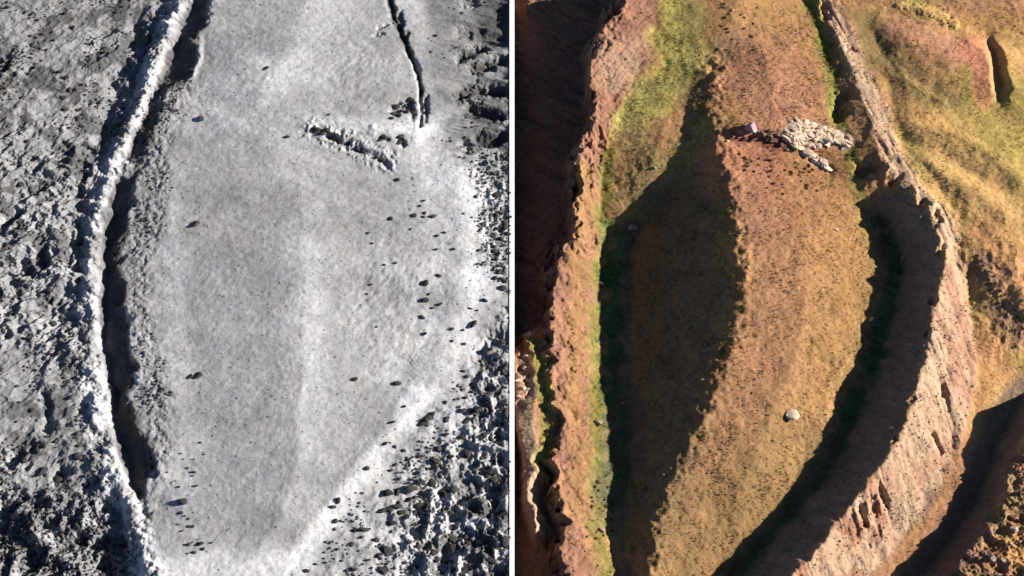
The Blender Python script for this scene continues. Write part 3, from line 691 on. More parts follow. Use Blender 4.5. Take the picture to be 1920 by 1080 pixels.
# ---------------------------------------------------------------- the two terrains as pieces of ground
def build_ground(f, regions, mat, seam_keep):
    """regions: list of (name, label, category, outline) in falling priority; the last outline is None = the rest"""
    nx, ny = f.H.shape
    Ux, Vx = project(f.X, f.Y, f.H)
    P = np.stack([f.X, f.Y, f.H], -1).reshape(-1, 3)
    gx, gy = np.gradient(f.H, CELL)
    N = np.stack([-gx, -gy, np.ones_like(gx)], -1)
    N /= np.linalg.norm(N, axis=-1, keepdims=True)
    N = N.reshape(-1, 3)
    A = np.concatenate([f.A, np.ones(f.A.shape[:2] + (1,), np.float32)], -1).reshape(-1, 4)
    i, j = np.meshgrid(np.arange(nx - 1), np.arange(ny - 1), indexing='ij')
    q = np.stack([i * ny + j, (i + 1) * ny + j, (i + 1) * ny + j + 1, i * ny + j + 1], -1)
    uc, vc = Ux[:-1, :-1], Vx[:-1, :-1]
    xc = f.X[:-1, :-1] + CELL / 2
    keep = (uc > -130) & (uc < 2050) & (vc > -110) & (vc < 1190) & seam_keep(xc)
    wob = fbm(f.X, f.Y, 3.0, 3, 500)[:-1, :-1] * 7
    left = keep.copy()
    out = []
    for name, label, cat, poly in regions:
        m = left if poly is None else left & inside(uc + wob, vc + wob * .6, poly)
        left = left & ~m
        quads = q[m]
        if not len(quads):
            continue
        used, inv = np.unique(quads.reshape(-1), return_inverse=True)
        me = bpy.data.meshes.new(name)
        me.vertices.add(len(used)); me.vertices.foreach_set('co', P[used].astype(np.float32).ravel())
        nq = len(quads)
        me.loops.add(nq * 4); me.loops.foreach_set('vertex_index', inv.astype(np.int32).ravel())
        me.polygons.add(nq)
        me.polygons.foreach_set('loop_start', np.arange(nq, dtype=np.int32) * 4)
        me.update(calc_edges=True)
        me.shade_smooth()
        at = me.attributes.new('albedo', 'FLOAT_COLOR', 'POINT'); at.data.foreach_set('color', A[used].astype(np.float32).ravel())
        try:
            cn = me.attributes.new('custom_normal', 'FLOAT_VECTOR', 'POINT'); cn.data.foreach_set('vector', N[used].astype(np.float32).ravel())
        except Exception as e:
            print('normals', e)
        me.materials.append(mat)
        o = bpy.data.objects.new(name, me); C.objects.link(o)
        o['kind'] = 'structure'; o['label'] = label
        out.append(o)
    return out


SPUR = [(955, 618), (990, 618), (1014, 655), (1026, 720), (1034, 800), (1038, 858), (1010, 880), (1004, 930), (1020, 968), (1018, 1008), (994, 1010), (976, 960), (970, 870), (955, 820)]
LOWRAV = [(955, 800), (1040, 858), (1040, 868), (1052, 930), (1058, 985), (1056, 1012), (1036, 1045), (1062, 1085), (1050, 1250), (900, 1250)]
TROUGH = [(1240, -60), (1340, -60), (1330, 120), (1300, 240), (1290, 320), (1245, 380), (1190, 450), (1184, 510), (1180, 640), (1184, 800), (1180, 880), (1165, 960), (1168, 1040), (1190, 1250), (1110, 1250), (1104, 1000), (1098, 760), (1112, 520), (1128, 300), (1190, 150)]
UPPER = [(1330, -120), (1505, -120), (1530, 60), (1556, 130), (1562, 200), (1590, 262), (1530, 240), (1470, 246), (1408, 238), (1340, 246), (1330, 120)]
TRENCH = [(1590, 262), (1612, 380), (1640, 455), (1655, 500), (1640, 560), (1616, 650), (1562, 770), (1528, 850), (1440, 968), (1330, 1083), (1150, 1280), (1350, 1250), (1490, 1075), (1545, 1012), (1590, 952), (1630, 900), (1666, 845), (1700, 790), (1718, 730), (1736, 660), (1746, 600), (1760, 540), (1772, 485), (1765, 450), (1752, 402), (1720, 366), (1690, 340), (1645, 285)]
GULLY = [(1940, 655), (1882, 706), (1860, 742), (1848, 785), (1828, 835), (1806, 908), (1766, 970), (1738, 1010), (1700, 1058), (1560, 1250), (1700, 1250), (1800, 1060), (1838, 1005), (1868, 975), (1890, 930), (1906, 860), (1935, 830), (2100, 740), (2100, 600)]
build_ground(FR, [
    ('ravine', 'shaded ravine below the jagged pink cliff edge beside the white divider', 'ravine', RAVINE),
    ('rocky_spur', 'narrow sunlit spur of pale pink earth between two shaded hollows', 'spur', SPUR),
    ('hollow', 'dark shaded hollow around the foot of the pale spur', 'hollow', LOWRAV),
    ('earth_ridge', 'sunlit pink earth ridge with a jagged cliff edge on its outer side', 'ridge', LEFTRIDGE),
    ('grassy_trough', 'green grassy trough between the pink ridge and the ship shaped mound', 'grass strip', TROUGH),
    ('upper_mound', 'dry turf plateau above the white rock outcrop', 'mound', UPPER),
    ('mound', 'large ship shaped mound of dry brown turf, left half in shade', 'mound', MOUND),
    ('trench', 'deep shaded trench curving round the right side of the mound', 'trench', TRENCH),
    ('earth_wall', 'curved wall of pale pink eroded earth with sunlit outer flank', 'earth wall', FLANK),
    ('gully', 'dark shaded gully at the lower right of the colour terrain', 'gully', GULLY),
    ('rough_ground', 'broken pink rocky ground in the lower right corner', 'ground', ROUGHBR),
    ('hillside', 'rolling ochre and green hillside beyond the curved earth wall', 'hillside', None)], M_EARTH, lambda x: x > 0)
STRIP_POLY = [(u - 30, v) for u, v in L_STRIP[:12]] + [(u - 38, v) for u, v in L_STRIP[12:]] + [(300, 1250), (330, 1250)] + [(u + 14, v) for u, v in L_STRIP[::-1]]
SHADE_DITCH_POLY = [(u - 6, v) for u, v, _ in L_FACE] + [(u, v) for u, v, _ in L_SHADE_BANK[::-1]]
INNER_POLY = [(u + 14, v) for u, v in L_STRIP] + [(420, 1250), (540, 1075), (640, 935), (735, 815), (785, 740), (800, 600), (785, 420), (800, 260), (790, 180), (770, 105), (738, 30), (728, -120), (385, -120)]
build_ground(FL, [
    ('shade_ditch', 'added trench, cut and painted dark for shade along the inner side of the pale ridge', 'shade_ditch', SHADE_DITCH_POLY),
    ('pale_ridge', 'long whitish earth ridge curving down the grey terrain', 'ridge', STRIP_POLY),
    ('pale_mound', 'smooth pale grey ship shaped mound on the black and white terrain', 'mound', INNER_POLY),
    ('dark_ground', 'blackish broken ground in the lower left corner', 'ground', DARKBL),
    ('stony_hillside', 'rough grey hillside outside the pale ridge', 'hillside', OUTER),
    ('furrowed_slope', 'grey slope with dark sideways furrows at the upper right of the grey terrain', 'slope', RIBS),
    ('boulder_slope', 'whitish slope strewn with dark boulders beside the white divider', 'slope', None)], M_GREY, lambda x: x < 0)


# ---------------------------------------------------------------- object helpers
def tag(o, label, cat=None, group=None, kind=None):
    o['label'] = label
    if cat: o['category'] = cat
    if group: o['group'] = group
    if kind: o['kind'] = kind
    return o


def mesh_obj(name, verts, faces, mat, parent=None):
    me = bpy.data.meshes.new(name)
    me.from_pydata(verts, [], faces)
    me.update()
    me.materials.append(mat)
    o = bpy.data.objects.new(name, me)
    C.objects.link(o)
    o.parent = parent
    return o


# added white-topped strip, standing in for a dividing line between the two terrains: its top falls with the grey terrain beside it
zt = lambda v: lz(v, 0.12)
def divider_slab(name, top, bottom, mat, parent=None):
    vs = []
    for v in np.linspace(-110, 1190, 14):
        for u in (955.4, 964.6):
            x, y = unproject(u, v, zt(v))
            vs.append((float(x), float(y), zt(v) + top))
    nt = len(vs)
    vs += [(x, y, z - top + bottom if bottom > -5 else -9.0) for x, y, z in vs]
    fs = []
    for k in range(13):
        a = 2 * k
        fs += [(a, a + 2, a + 3, a + 1), (a, a + nt, a + 2 + nt, a + 2), (a + 1, a + 3, a + 3 + nt, a + 1 + nt), (a + nt, a + 1 + nt, a + 3 + nt, a + 2 + nt)]
    fs += [(0, 1, nt + 1, nt), (nt - 2, 2 * nt - 2, 2 * nt - 1, nt - 1)]
    return mesh_obj(name, vs, fs, mat, parent)


dv = tag(divider_slab('added_divider', -0.10, -9, M_REDROCK), 'thin added strip standing in for the white dividing line between grey and coloured terrain', 'divider wall')
divider_slab('white_top', 0.0, -0.095, M_WHITE, dv)

# far ground round both terrains
mesh_obj('lower_ground', [(-900, -900, -14), (900, -900, -14), (900, 900, -14), (-900, 900, -14)], [(0, 1, 2, 3)], rock_material('valley_soil', (.20, .14, .08), (.28, .20, .11), .05))
tag(bpy.data.objects['lower_ground'], 'plain valley ground far below both terrains', None, None, 'structure')


# ---------------------------------------------------------------- rocks
def ico():
    t = (1 + 5 ** .5) / 2
    v = np.array([(-1, t, 0), (1, t, 0), (-1, -t, 0), (1, -t, 0), (0, -1, t), (0, 1, t), (0, -1, -t), (0, 1, -t), (t, 0, -1), (t, 0, 1), (-t, 0, -1), (-t, 0, 1)], float)
    v /= np.linalg.norm(v[0])
    f = [(0, 11, 5), (0, 5, 1), (0, 1, 7), (0, 7, 10), (0, 10, 11), (1, 5, 9), (5, 11, 4), (11, 10, 2), (10, 7, 6), (7, 1, 8), (3, 9, 4), (3, 4, 2), (3, 2, 6), (3, 6, 8), (3, 8, 9), (4, 9, 5), (2, 4, 11), (6, 2, 10), (8, 6, 7), (9, 8, 1)]
    return v, f


def subdivide(v, f):
    v = [tuple(p) for p in v]; mid = {}; g = []
    def m(a, b):
        k = (min(a, b), max(a, b))
        if k not in mid:
            p = np.array(v[a]) + np.array(v[b]); p /= np.linalg.norm(p)
            mid[k] = len(v); v.append(tuple(p))
        return mid[k]
    for a, b, c in f:
        x, y, z = m(a, b), m(b, c), m(c, a)
        g += [(a, x, z), (x, b, y), (z, y, c), (x, y, z)]
    return np.array(v), g


ICO0 = ico()
ICO1 = subdivide(*ICO0)
ICO2 = subdivide(*ICO1)


def rock_shape(seed, level=1, squash=0.7, cuts=7):
    """a sphere chopped by random planes: flat broken faces and corners"""
    r = np.random.default_rng(seed)
    v, f = (ICO0, ICO1, ICO2)[level]
    v = v.copy()
    for _ in range(cuts):
        n = r.normal(size=3); n /= np.linalg.norm(n)
        d = r.uniform(0.45, 0.8) if cuts < 10 else r.uniform(0.46, 0.7)
        s = v @ n
        v -= np.outer(np.maximum(s - d, 0), n)
    v *= 1 + r.normal(0, 0.04, (len(v), 1))
    v *= np.array([1.0, r.uniform(0.65, 0.95), squash * r.uniform(0.8, 1.1)])
    return v / np.abs(v[:, 0]).max(), f


SLABS = [rock_shape(140 + k, 2, 0.75, 11) for k in range(8)]
ROCKS = [rock_shape(40 + k, 2) for k in range(8)]
CHIPS = [rock_shape(80 + k, 1, 0.75, 5) for k in range(8)]
_mesh_cache = {}


def rock_mesh(k, mat, chips=False):
    key = (k, mat.name, chips)
    if key not in _mesh_cache:
        v, f = (CHIPS if chips else SLABS if mat in (M_PALEROCK, M_REDROCK, M_GREYROCK) else ROCKS)[k]
        me = bpy.data.meshes.new('rock')
        me.from_pydata([tuple(p) for p in v], [], [tuple(t) for t in f])
        me.update(); me.materials.append(mat)
        _mesh_cache[key] = me
    return _mesh_cache[key]


def rock(name, f, u, v, w, h, mat, label=None, cat=None, group=None, tall=None, parent=None, rot=None, chips=False, sink=0.3):
    """w, h: size in photo pixels across and up"""
    x, y, z = ground_at(f, u, v)
    o = bpy.data.objects.new(name, rock_mesh(random.randrange(8), mat, chips))
    C.objects.link(o)
    if f is FL:
        w, h, sink = w * random.uniform(.72, 1.35), h * random.uniform(.75, 1.3), sink + random.uniform(0, .2)
    sx, sy = w * 0.05, h * 0.055
    sz = tall * 0.1 if tall else 0.62 * (sx + sy) * random.uniform(.8, 1.1)
    a = math.radians(rot) if rot is not None else random.uniform(-.5, .5)
    o.rotation_euler = (random.uniform(-.25, .25), random.uniform(-.25, .25), a)
    o.scale = (sx, sy, sz)
    o.location = (x, y, z + sz * (1 - 2 * sink) * .6)
    if parent is not None:
        o.parent = parent
        o.location = (x - parent.location.x, y - parent.location.y, o.location.z - parent.location.z)
    else:
        tag(o, label, cat, group)
    return o


def anchor(name, f, u, v, label, cat, group=None):
    x, y, z = ground_at(f, u, v)
    o = bpy.data.objects.new(name, None); C.objects.link(o)
    o.location = (x, y, z); o.empty_display_size = 0.5
    return tag(o, label, cat, group)


# -- colour terrain: named boulders
rock('boulder', FR, 1483, 780, 29, 24, M_PALEROCK, 'big pale block of stone standing alone on the lower sunlit half of the brown mound', 'boulder', tall=12, rot=-20)
rock('boulder', FR, 1122, 794, 19, 15, M_GREYROCK, 'grey boulder on the green strip at the shadow edge, throwing a dark shadow left', 'boulder', tall=9)
rock('boulder', FR, 1187, 428, 24, 18, M_PINKROCK, 'mauve boulder lying in the shade at the upper end of the dark green trough', 'boulder', tall=10)
rock('stone', FR, 1127, 531, 11, 10, M_PALEROCK, 'small white stone on the green strip right at the shadow edge', 'stone', tall=6)
rock('stone', FR, 1633, 599, 13, 9, M_PALEROCK, 'pale stone at the edge of the trench shadow right of the mound', 'stone', tall=6)
rock('stone', FR, 1569, 431, 9, 8, M_PALEROCK, 'small pale stone on the ochre grass right of the mound top', 'stone', tall=4)
rock('stone', FR, 1570, 514, 6, 5, M_PALEROCK, 'tiny pale stone on the sunlit mound beside the bend of the trench', 'stone', tall=3)
rock('stone', FR, 1167, 757, 9, 8, M_PINKROCK, 'dull reddish stone in the shaded green trough', 'stone', tall=5)
rock('stone', FR, 1226, 315, 11, 9, M_GREYROCK, 'brownish stone on the dry bench left of the dark pointed shadow', 'stone', tall=5)
rock('stone', FR, 1126, 993, 12, 10, M_GREYROCK, 'grey stone on the lower green strip beside the pink ridge', 'stone', tall=6)
rock('stone', FR, 1101, 1007, 8, 8, M_REDROCK, 'small dark stone where the pink ridge meets the lower green strip', 'stone', tall=6)
rock('stone', FR, 1123, 904, 10, 9, M_REDROCK, 'dark stone in the green strip below the grey boulder', 'stone', tall=6)
rock('stone', FR, 1375, 20, 8, 7, M_PALEROCK, 'pale stone on the brown knoll at the top of the mound', 'stone', tall=4)
rock('stone', FR, 1318, 712, 8, 7, M_PALEROCK, 'pale stone on the line where sun and shade meet on the mound', 'stone', tall=5)
rock('stone', FR, 1244, 890, 5, 5, M_PALEROCK, 'tiny pale stone in the lower shaded part of the mound', 'stone', tall=4)
rock('stone', FR, 1672, 803, 14, 6, M_PALEROCK, 'pale flat stone in the shade just inside the curved earth wall', 'stone', tall=4)
rock('stone', FR, 1706, 646, 9, 5, M_PALEROCK, 'pale flake of stone half way up the shaded inner side of the wall', 'stone', tall=4)
rock('knob', FR, 989, 630, 20, 20, M_PALEROCK, 'pale knob of rock on the tip of the narrow spur by the divider', 'rock', tall=12)

# -- the outcrop: pieces of rock that break out of the mound
oc = anchor('dark_outcrop', FR, 1420, 255, 'dark reddish rock outcrop at the upper edge of the sunlit mound', 'outcrop')
for u, v, w, h, t in ((1428, 252, 20, 14, 10), (1440, 258, 18, 15, 11), (1452, 265, 20, 17, 9), (1462, 272, 14, 14, 8), (1444, 246, 16, 10, 8), (1458, 254, 14, 12, 8), (1385, 258, 16, 10, 6), (1396, 262, 14, 9, 6), (1372, 256, 13, 8, 5), (1412, 262, 16, 10, 6), (1468, 262, 12, 14, 8), (1476, 282, 12, 10, 5)):
    rock('rock', FR, u, v, w, h, M_REDROCK, tall=t, parent=oc)
rock('boulder', FR, 1409, 244, 30, 25, M_PINKROCK, 'big mauve grey boulder on top of the dark outcrop with a long shadow', 'boulder', tall=20, rot=10)
rock('stone', FR, 1364, 265, 8, 7, M_PALEROCK, 'small white stone at the left end of the dark outcrop beside the shade', 'stone', tall=5)
wl = anchor('white_ledge', FR, 1515, 285, 'narrow diagonal ledge of white rock running down right from the outcrop', 'ledge')
r_ = random.Random(5)
for k in range(26):
    t = k / 25
    u = 1474 + 78 * t + r_.uniform(-4, 4); v = 256 + 58 * t + r_.uniform(-5, 5)
    rock('rock', FR, u, v, r_.uniform(14, 34), r_.uniform(9, 16), M_PALEROCK, tall=r_.uniform(2, 6), parent=wl, rot=-40 + r_.uniform(-15, 15), sink=.48)
ws = anchor('white_outcrop', FR, 1540, 262, 'broad patch of cracked whitish rock above the diagonal ledge', 'outcrop')
for k in range(64):
    t = r_.random()
    u = 1478 + 110 * t; c = 246 + 18 * t
    hw = 6 + 15 * math.sin(math.pi * min(1, t * 0.85 + .18))
    v = c + r_.uniform(-1, 1) * hw
    rock('rock', FR, u, v, r_.uniform(12, 38), r_.uniform(10, 22), M_PALEROCK, tall=r_.uniform(2, 5.5), parent=ws, rot=-15 + r_.uniform(-40, 40), sink=.5)

# -- loose blocks of the broken ground, lower right corner
for k in range(26):
    u, v = r_.uniform(1800, 1935), r_.uniform(880, 1085)
    if v < 1010 - (u - 1830) * 1.5 + 30: continue
    rock('block', FR, u, v, r_.uniform(8, 20), r_.uniform(8, 17), M_REDROCK if r_.random() < .5 else M_GREYROCK, 'rough block in the broken pink ground at the lower right corner', 'rock', 'blocks in the lower right corner', tall=r_.uniform(5, 14))
for u, v, s in ((976, 700, 15), (984, 690, 13), (972, 714, 14), (990, 704, 12), (980, 728, 12), (994, 722, 11), (974, 744, 11), (985, 668, 12)):
    rock('block', FR, u, v, s, s * .8, M_PALEROCK, 'pale pink block crumbling off the sunlit spur by the divider', 'rock', 'blocks on the pale spur', tall=s * .5)


# -- low shrubs: a knot of stems under many small leaf faces
def shrub_mesh(seed, mat):
    r = np.random.default_rng(seed)
    vs, fs = [], []
    for _ in range(70):
        d = r.normal(size=3); d /= np.linalg.norm(d); d[2] = abs(d[2])
        p = d * r.uniform(.35, 1.0) * np.array([1, 1, .8])
        a, b = r.normal(size=3), r.normal(size=3)
        a *= .22 / np.linalg.norm(a); b *= .17 / np.linalg.norm(b)
        n = len(vs)
        vs += [tuple(p - a), tuple(p + b), tuple(p + a), tuple(p - b)]
        fs.append((n, n + 1, n + 2, n + 3))
    for _ in range(5):
        a = r.uniform(0, 6.28); q = np.array([math.cos(a) * .5, math.sin(a) * .5, .55])
        n = len(vs)
        vs += [(-.04, 0, -.15), (.04, 0, -.15), tuple(q)]
        fs.append((n, n + 1, n + 2))
    me = bpy.data.meshes.new('shrub')
    me.from_pydata(vs, [], fs); me.update(); me.materials.append(mat)
    return me


SHRUB = [shrub_mesh(s, M_LEAF) for s in range(5)]
YSHRUB = [shrub_mesh(s, M_YLEAF) for s in range(5, 8)]


def shrub(f, u, v, s, label, group, kinds=SHRUB):
    x, y, z = ground_at(f, u, v)
    o = bpy.data.objects.new('shrub', r_.choice(kinds)); C.objects.link(o)
    k = s * .05
    o.scale = (k * r_.uniform(.9, 1.3), k, k * r_.uniform(.7, 1.0)); o.rotation_euler = (0, 0, r_.uniform(0, 6.28)); o.location = (x, y, z)
    return tag(o, label, 'shrub', group)


for k in range(48):
    t = r_.random()
    shrub(FR, 1385 + 165 * t, 285 + 30 * t + abs(r_.gauss(0, 26)), r_.uniform(4.5, 8), 'tiny dark shrub on the red soil below the rock outcrop', 'shrubs below the outcrop')
for k in range(40):
    v = r_.uniform(360, 700)
    shrub(FR, np.interp(v, [350, 430, 560, 620, 700], [1366, 1384, 1393, 1380, 1345]) + r_.gauss(-6, 9), v, r_.uniform(5, 9), 'little yellowish bush catching the sun along the crest of the mound', 'bushes along the crest of the mound', YSHRUB)
for k in range(16):
    shrub(FR, r_.uniform(1150, 1232), r_.gauss(912, 5), r_.uniform(5, 9), 'little yellow green bush in the sunlit gap across the lower mound', 'bushes in the sunlit gap', YSHRUB)
shrub(FR, 1183, 1028, 17, 'single yellow bush in the shade near the lower end of the mound', None, YSHRUB)
for k in range(30):
    v = r_.uniform(890, 1075)
    shrub(FR, r_.uniform(1108, 1150), v, r_.uniform(4, 8), 'small dark bush on the lower green strip', 'bushes on the lower green strip')
for k in range(26):
    shrub(FR, r_.uniform(1350, 1420), r_.uniform(5, 95), r_.uniform(4, 7), 'small dark bush on the brown knoll at the top of the mound', 'bushes on the top knoll')
for k in range(24):
    a = r_.random()
    shrub(FR, 1835 + 80 * a + r_.gauss(0, 10), 490 + 130 * a + r_.gauss(0, 16), r_.uniform(5, 9), 'dark bush in the rough hollow on the hillside at the right edge', 'bushes in the hillside hollow')
for k in range(10):
    shrub(FR, 1016 + 16 * r_.random(), r_.uniform(770, 862), r_.uniform(6, 10), 'green black bush in the crease between the pale spur and the pink ridge', 'bushes in the crease')

MARKS = [(934, 823, 'the egg shaped boulder'), (878, 851, 'the stepped boulder'), (824, 843, 'the flat wide boulder'), (728, 1034, 'the large squat boulder'), (629, 977, 'the boulder on the white path'), (720, 1069, 'the bottom edge boulder'),
         (688, 878, 'the white diagonal path'), (942, 642, 'the big boulder by the divider'), (890, 607, 'the thin slanting rock'), (800, 563, 'the column of three boulders'), (734, 410, 'the lone boulder on the grey mound'), (785, 165, 'the long crack'),
         (660, 236, 'the white scarp'), (540, 257, 'the small boulder left of the scarp'), (790, 245, 'the right end of the scarp')]


def whereabouts(u, v):
    du, dv_, n = min(((u - a, v - b, c) for a, b, c in MARKS), key=lambda q: q[0] ** 2 + q[1] ** 2)
    side = ('right of ' if du > 0 else 'left of ') if abs(du) > 0.45 * abs(dv_) else ''
    ver = ('below ' if dv_ > 0 else 'above ') if abs(dv_) > 0.45 * abs(du) else ''
    far = math.hypot(du, dv_)
    return ('close ' if far < 30 else 'well ' if far > 75 else 'a little ') + (ver + side) + n


def size_word(s):
    return 'tiny' if s < 8 else 'small' if s < 12 else 'medium' if s < 16 else 'large'


# -- grey terrain: boulders with a place of their own
LB = [
    (500, 128, 9, 'small black boulder alone on the white streak of the upper grey mound'),
    (540, 257, 11, 'small black boulder just left of the dark rocks under the white scarp'),
    (617, 215, 8, 'tiny dark stone on the grey slope above the white scarp'),
    (378, 223, 17, 'flat black boulder alone on the pale ground right of the upper ridge'),
    (368, 420, 15, 'black boulder on the pale inner slope, level with the widest part of the added trench'),
    (734, 410, 15, 'black boulder alone on the right of the grey mound, above the rippled patch'),
    (745, 337, 9, 'small black stone below the right end of the outcrop rocks'),
    (797, 531, 18, 'tall black boulder, upper of the three in a column on the white strip'),
    (800, 563, 20, 'broad black boulder, middle of the three in a column on the white strip'),
    (792, 595, 13, 'round black boulder, lowest of the three in a column on the white strip'),
    (825, 571, 10, 'small black stone right of the broad boulder of the column'),
    (810, 578, 8, 'tiny black stone tucked under the broad boulder of the column'),
    (797, 626, 11, 'slanted dark stone on the white strip below the column of three boulders'),
    (665, 711, 15, 'black pointed boulder on the lower right of the grey mound, left of its neighbour'),
    (744, 719, 16, 'black boulder at the right rim of the lower grey mound'),
    (357, 706, 10, 'left of two small black stones side by side on the pale inner slope'),
    (373, 704, 12, 'right of two small black stones side by side on the pale inner slope'),
    (343, 942, 23, 'large black diamond shaped boulder on the pale ground near the lower end of the added trench'),
    (340, 962, 8, 'tiny black stone below the diamond shaped boulder'),
    (375, 1020, 13, 'black boulder near the bottom edge, above the white flat'),
    (364, 1036, 9, 'small black stone beside the boulder above the white flat'),
    (722, 832, 12, 'black stone on the left side of the white diagonal path'),
    (688, 878, 11, 'black stone at the edge of the lower mound by the white diagonal path'),
    (633, 938, 15, 'slanted black boulder beside the lower part of the white path'),
    (624, 951, 10, 'small black stone just below the slanted boulder by the white path'),
    (629, 977, 12, 'round black boulder standing on the white path itself'),
    (890, 607, 30, 'long thin dark rock slanting across the white strip near the divider'),
    (945, 541, 16, 'black boulder close to the divider in the middle of the grey terrain'),
    (942, 642, 20, 'big black boulder close to the divider below the thin slanting rock'),
    (932, 403, 13, 'black boulder close to the divider right of the white strip'),
    (934, 823, 20, 'egg shaped black boulder close to the divider in the lower half'),
    (100, 607, 15, 'black oval boulder on the hillside left of the ridge'),
    (107, 897, 27, 'large round black boulder on the pale patch above the blackish corner'),
    (80, 884, 18, 'black boulder left of the large round one above the blackish corner'),
    (145, 855, 22, 'black boulder in the ring of pale soil left of the lower ridge'),
    (140, 883, 17, 'smaller black boulder inside the ring of pale soil left of the lower ridge'),
    (728, 1034, 24, 'large squat black boulder at the lower edge of the boulder field'),
    (720, 1069, 18, 'black boulder at the very bottom edge of the boulder field'),
    (878, 851, 24, 'stepped black boulder in the upper boulder field'),
    (824, 843, 22, 'flat wide black boulder at the top of the boulder field'),
]
for u, v, s, lab in LB:
    if s == 30:
        rock('boulder', FL, u, v, 32, 9, M_DARKROCK, lab, 'boulder', tall=8, rot=62, sink=.2)
    else:
        rock('boulder', FL, u, v, s, s * .85, M_DARKROCK, lab, 'boulder', tall=s * .34, sink=.15)
# the boulder field: traced rocks that look alike
FIELD = [(885, 735, 10), (867, 770, 13), (885, 772, 12), (897, 768, 16), (838, 788, 12), (812, 776, 14), (804, 784, 13), (793, 793, 13), (837, 815, 11), (866, 820, 13), (816, 865, 18), (808, 905, 16), (787, 903, 12),
         (850, 917, 18), (840, 922, 14), (828, 928, 12), (770, 917, 20), (728, 925, 18), (745, 923, 13), (767, 937, 15), (785, 948, 14), (801, 951, 15), (715, 958, 18), (730, 956, 18), (745, 950, 18), (752, 962, 14), (760, 970, 12),
         (842, 960, 13), (735, 981, 15), (682, 994, 17), (664, 995, 11), (707, 1013, 11), (765, 1017, 14), (785, 1026, 11), (812, 1034, 15), (845, 990, 18), (846, 1010, 20), (848, 1028, 18), (872, 1010, 22), (880, 1020, 15), (918, 885, 18), (924, 900, 20),
         (925, 868, 13), (663, 1068, 11), (592, 1058, 8), (575, 1070, 9), (735, 792, 10), (758, 762, 8), (740, 872, 9), (734, 882, 10), (758, 845, 8), (820, 1050, 14), (840, 1055, 12), (900, 940, 13), (905, 958, 12), (860, 940, 14), (930, 945, 18), (940, 965, 20),
         (945, 925, 18), (945, 1015, 20), (925, 1050, 18), (890, 1065, 16), (902, 860, 12), (915, 755, 9), (930, 742, 10), (950, 775, 18), (850, 1070, 14), (780, 1065, 12), (760, 1055, 10), (690, 1050, 9), (800, 880, 10), (790, 930, 11), (775, 962, 12)]
for u, v, s in FIELD:
    rock('boulder', FL, u, v, s * 1.1, s * .95, M_DARKROCK, size_word(s) + ' dark boulder, ' + whereabouts(u, v), 'boulder', 'boulders in the lower right field', tall=s * .34, sink=.15)
for k in range(70):
    t, q = r_.random(), r_.random()
    v = 720 + 360 * t
    lo = np.interp(v, [720, 800, 900, 1000, 1080], [800, 760, 690, 640, 590])
    u = lo + 25 + (945 - lo - 25) * q ** .75
    s = r_.uniform(5, 12)
    rock('stone', FL, u, v, s, s * .85, M_DARKROCK, size_word(s) + ' dark stone, ' + whereabouts(u, v), 'stone', 'small stones in the lower right field', tall=s * .34, chips=True, sink=.2)
OUTR = [(592, 243, 17), (612, 244, 15), (622, 262, 14), (640, 266, 18), (630, 254, 11), (655, 270, 14), (672, 279, 13), (684, 286, 10), (706, 296, 11), (718, 301, 20), (604, 250, 12), (722, 258, 17), (715, 262, 12), (752, 257, 15), (748, 268, 15), (756, 265, 13)]
for u, v, s in OUTR:
    rock('boulder', FL, u, v, s, s * .8, M_DARKROCK, size_word(s) + ' dark rock, ' + whereabouts(u, v), 'boulder', 'rocks below the white scarp', tall=s * .4, sink=.2)
for u, v, s in ((743, 200, 16), (752, 195, 13), (768, 187, 15), (738, 214, 15), (750, 217, 14), (762, 210, 13), (772, 212, 17), (736, 222, 12), (760, 198, 10)):
    rock('boulder', FL, u, v, s, s * .9, M_DARKROCK, size_word(s) + ' dark heaped rock, ' + whereabouts(u, v), 'boulder', 'rock heap by the crack', tall=s * .34, sink=.15)
for u, v, s in ((777, 404, 13), (797, 400, 10), (795, 407, 9), (812, 406, 13), (787, 386, 7), (795, 376, 8), (819, 442, 8), (833, 436, 7), (818, 468, 9), (822, 517, 10), (850, 467, 8), (905, 421, 13), (869, 401, 8), (898, 470, 11), (896, 495, 9), (882, 579, 9), (868, 619, 9),
                (908, 563, 12), (895, 582, 7), (869, 645, 8), (847, 617, 9), (848, 640, 9), (804, 552, 7), (868, 696, 9), (920, 655, 11), (922, 680, 8), (770, 430, 6), (690, 437, 7), (697, 457, 7), (720, 497, 8), (742, 493, 8), (695, 534, 7), (706, 613, 8), (687, 552, 7)):
    rock('stone', FL, u, v, s, s * .8, M_DARKROCK, size_word(s) + ' dark chip, ' + whereabouts(u, v), 'stone', 'stones on the white strip', tall=s * .4, chips=True, sink=.25)
for k in range(34):
    u, v = r_.uniform(925, 955), r_.uniform(350, 530)
    s = r_.uniform(7, 15)
    rock('stone', FL, u, v, s, s * .8, M_DARKROCK, 'dark stone in the packed band against the divider, right of the white strip', 'stone', 'stones along the divider', tall=s * .34, chips=True, sink=.2)
for k in range(26):
    v = r_.uniform(800, 1050)
    u = r_.gauss(354, 26)
    s = r_.uniform(4, 8)
    rock('stone', FL, u, v, s, s * .8, M_DARKROCK, 'little dark stone along the lower left rim of the grey mound', 'stone', 'stones along the left rim', tall=s * .45, chips=True, sink=.2)
n_ = 0
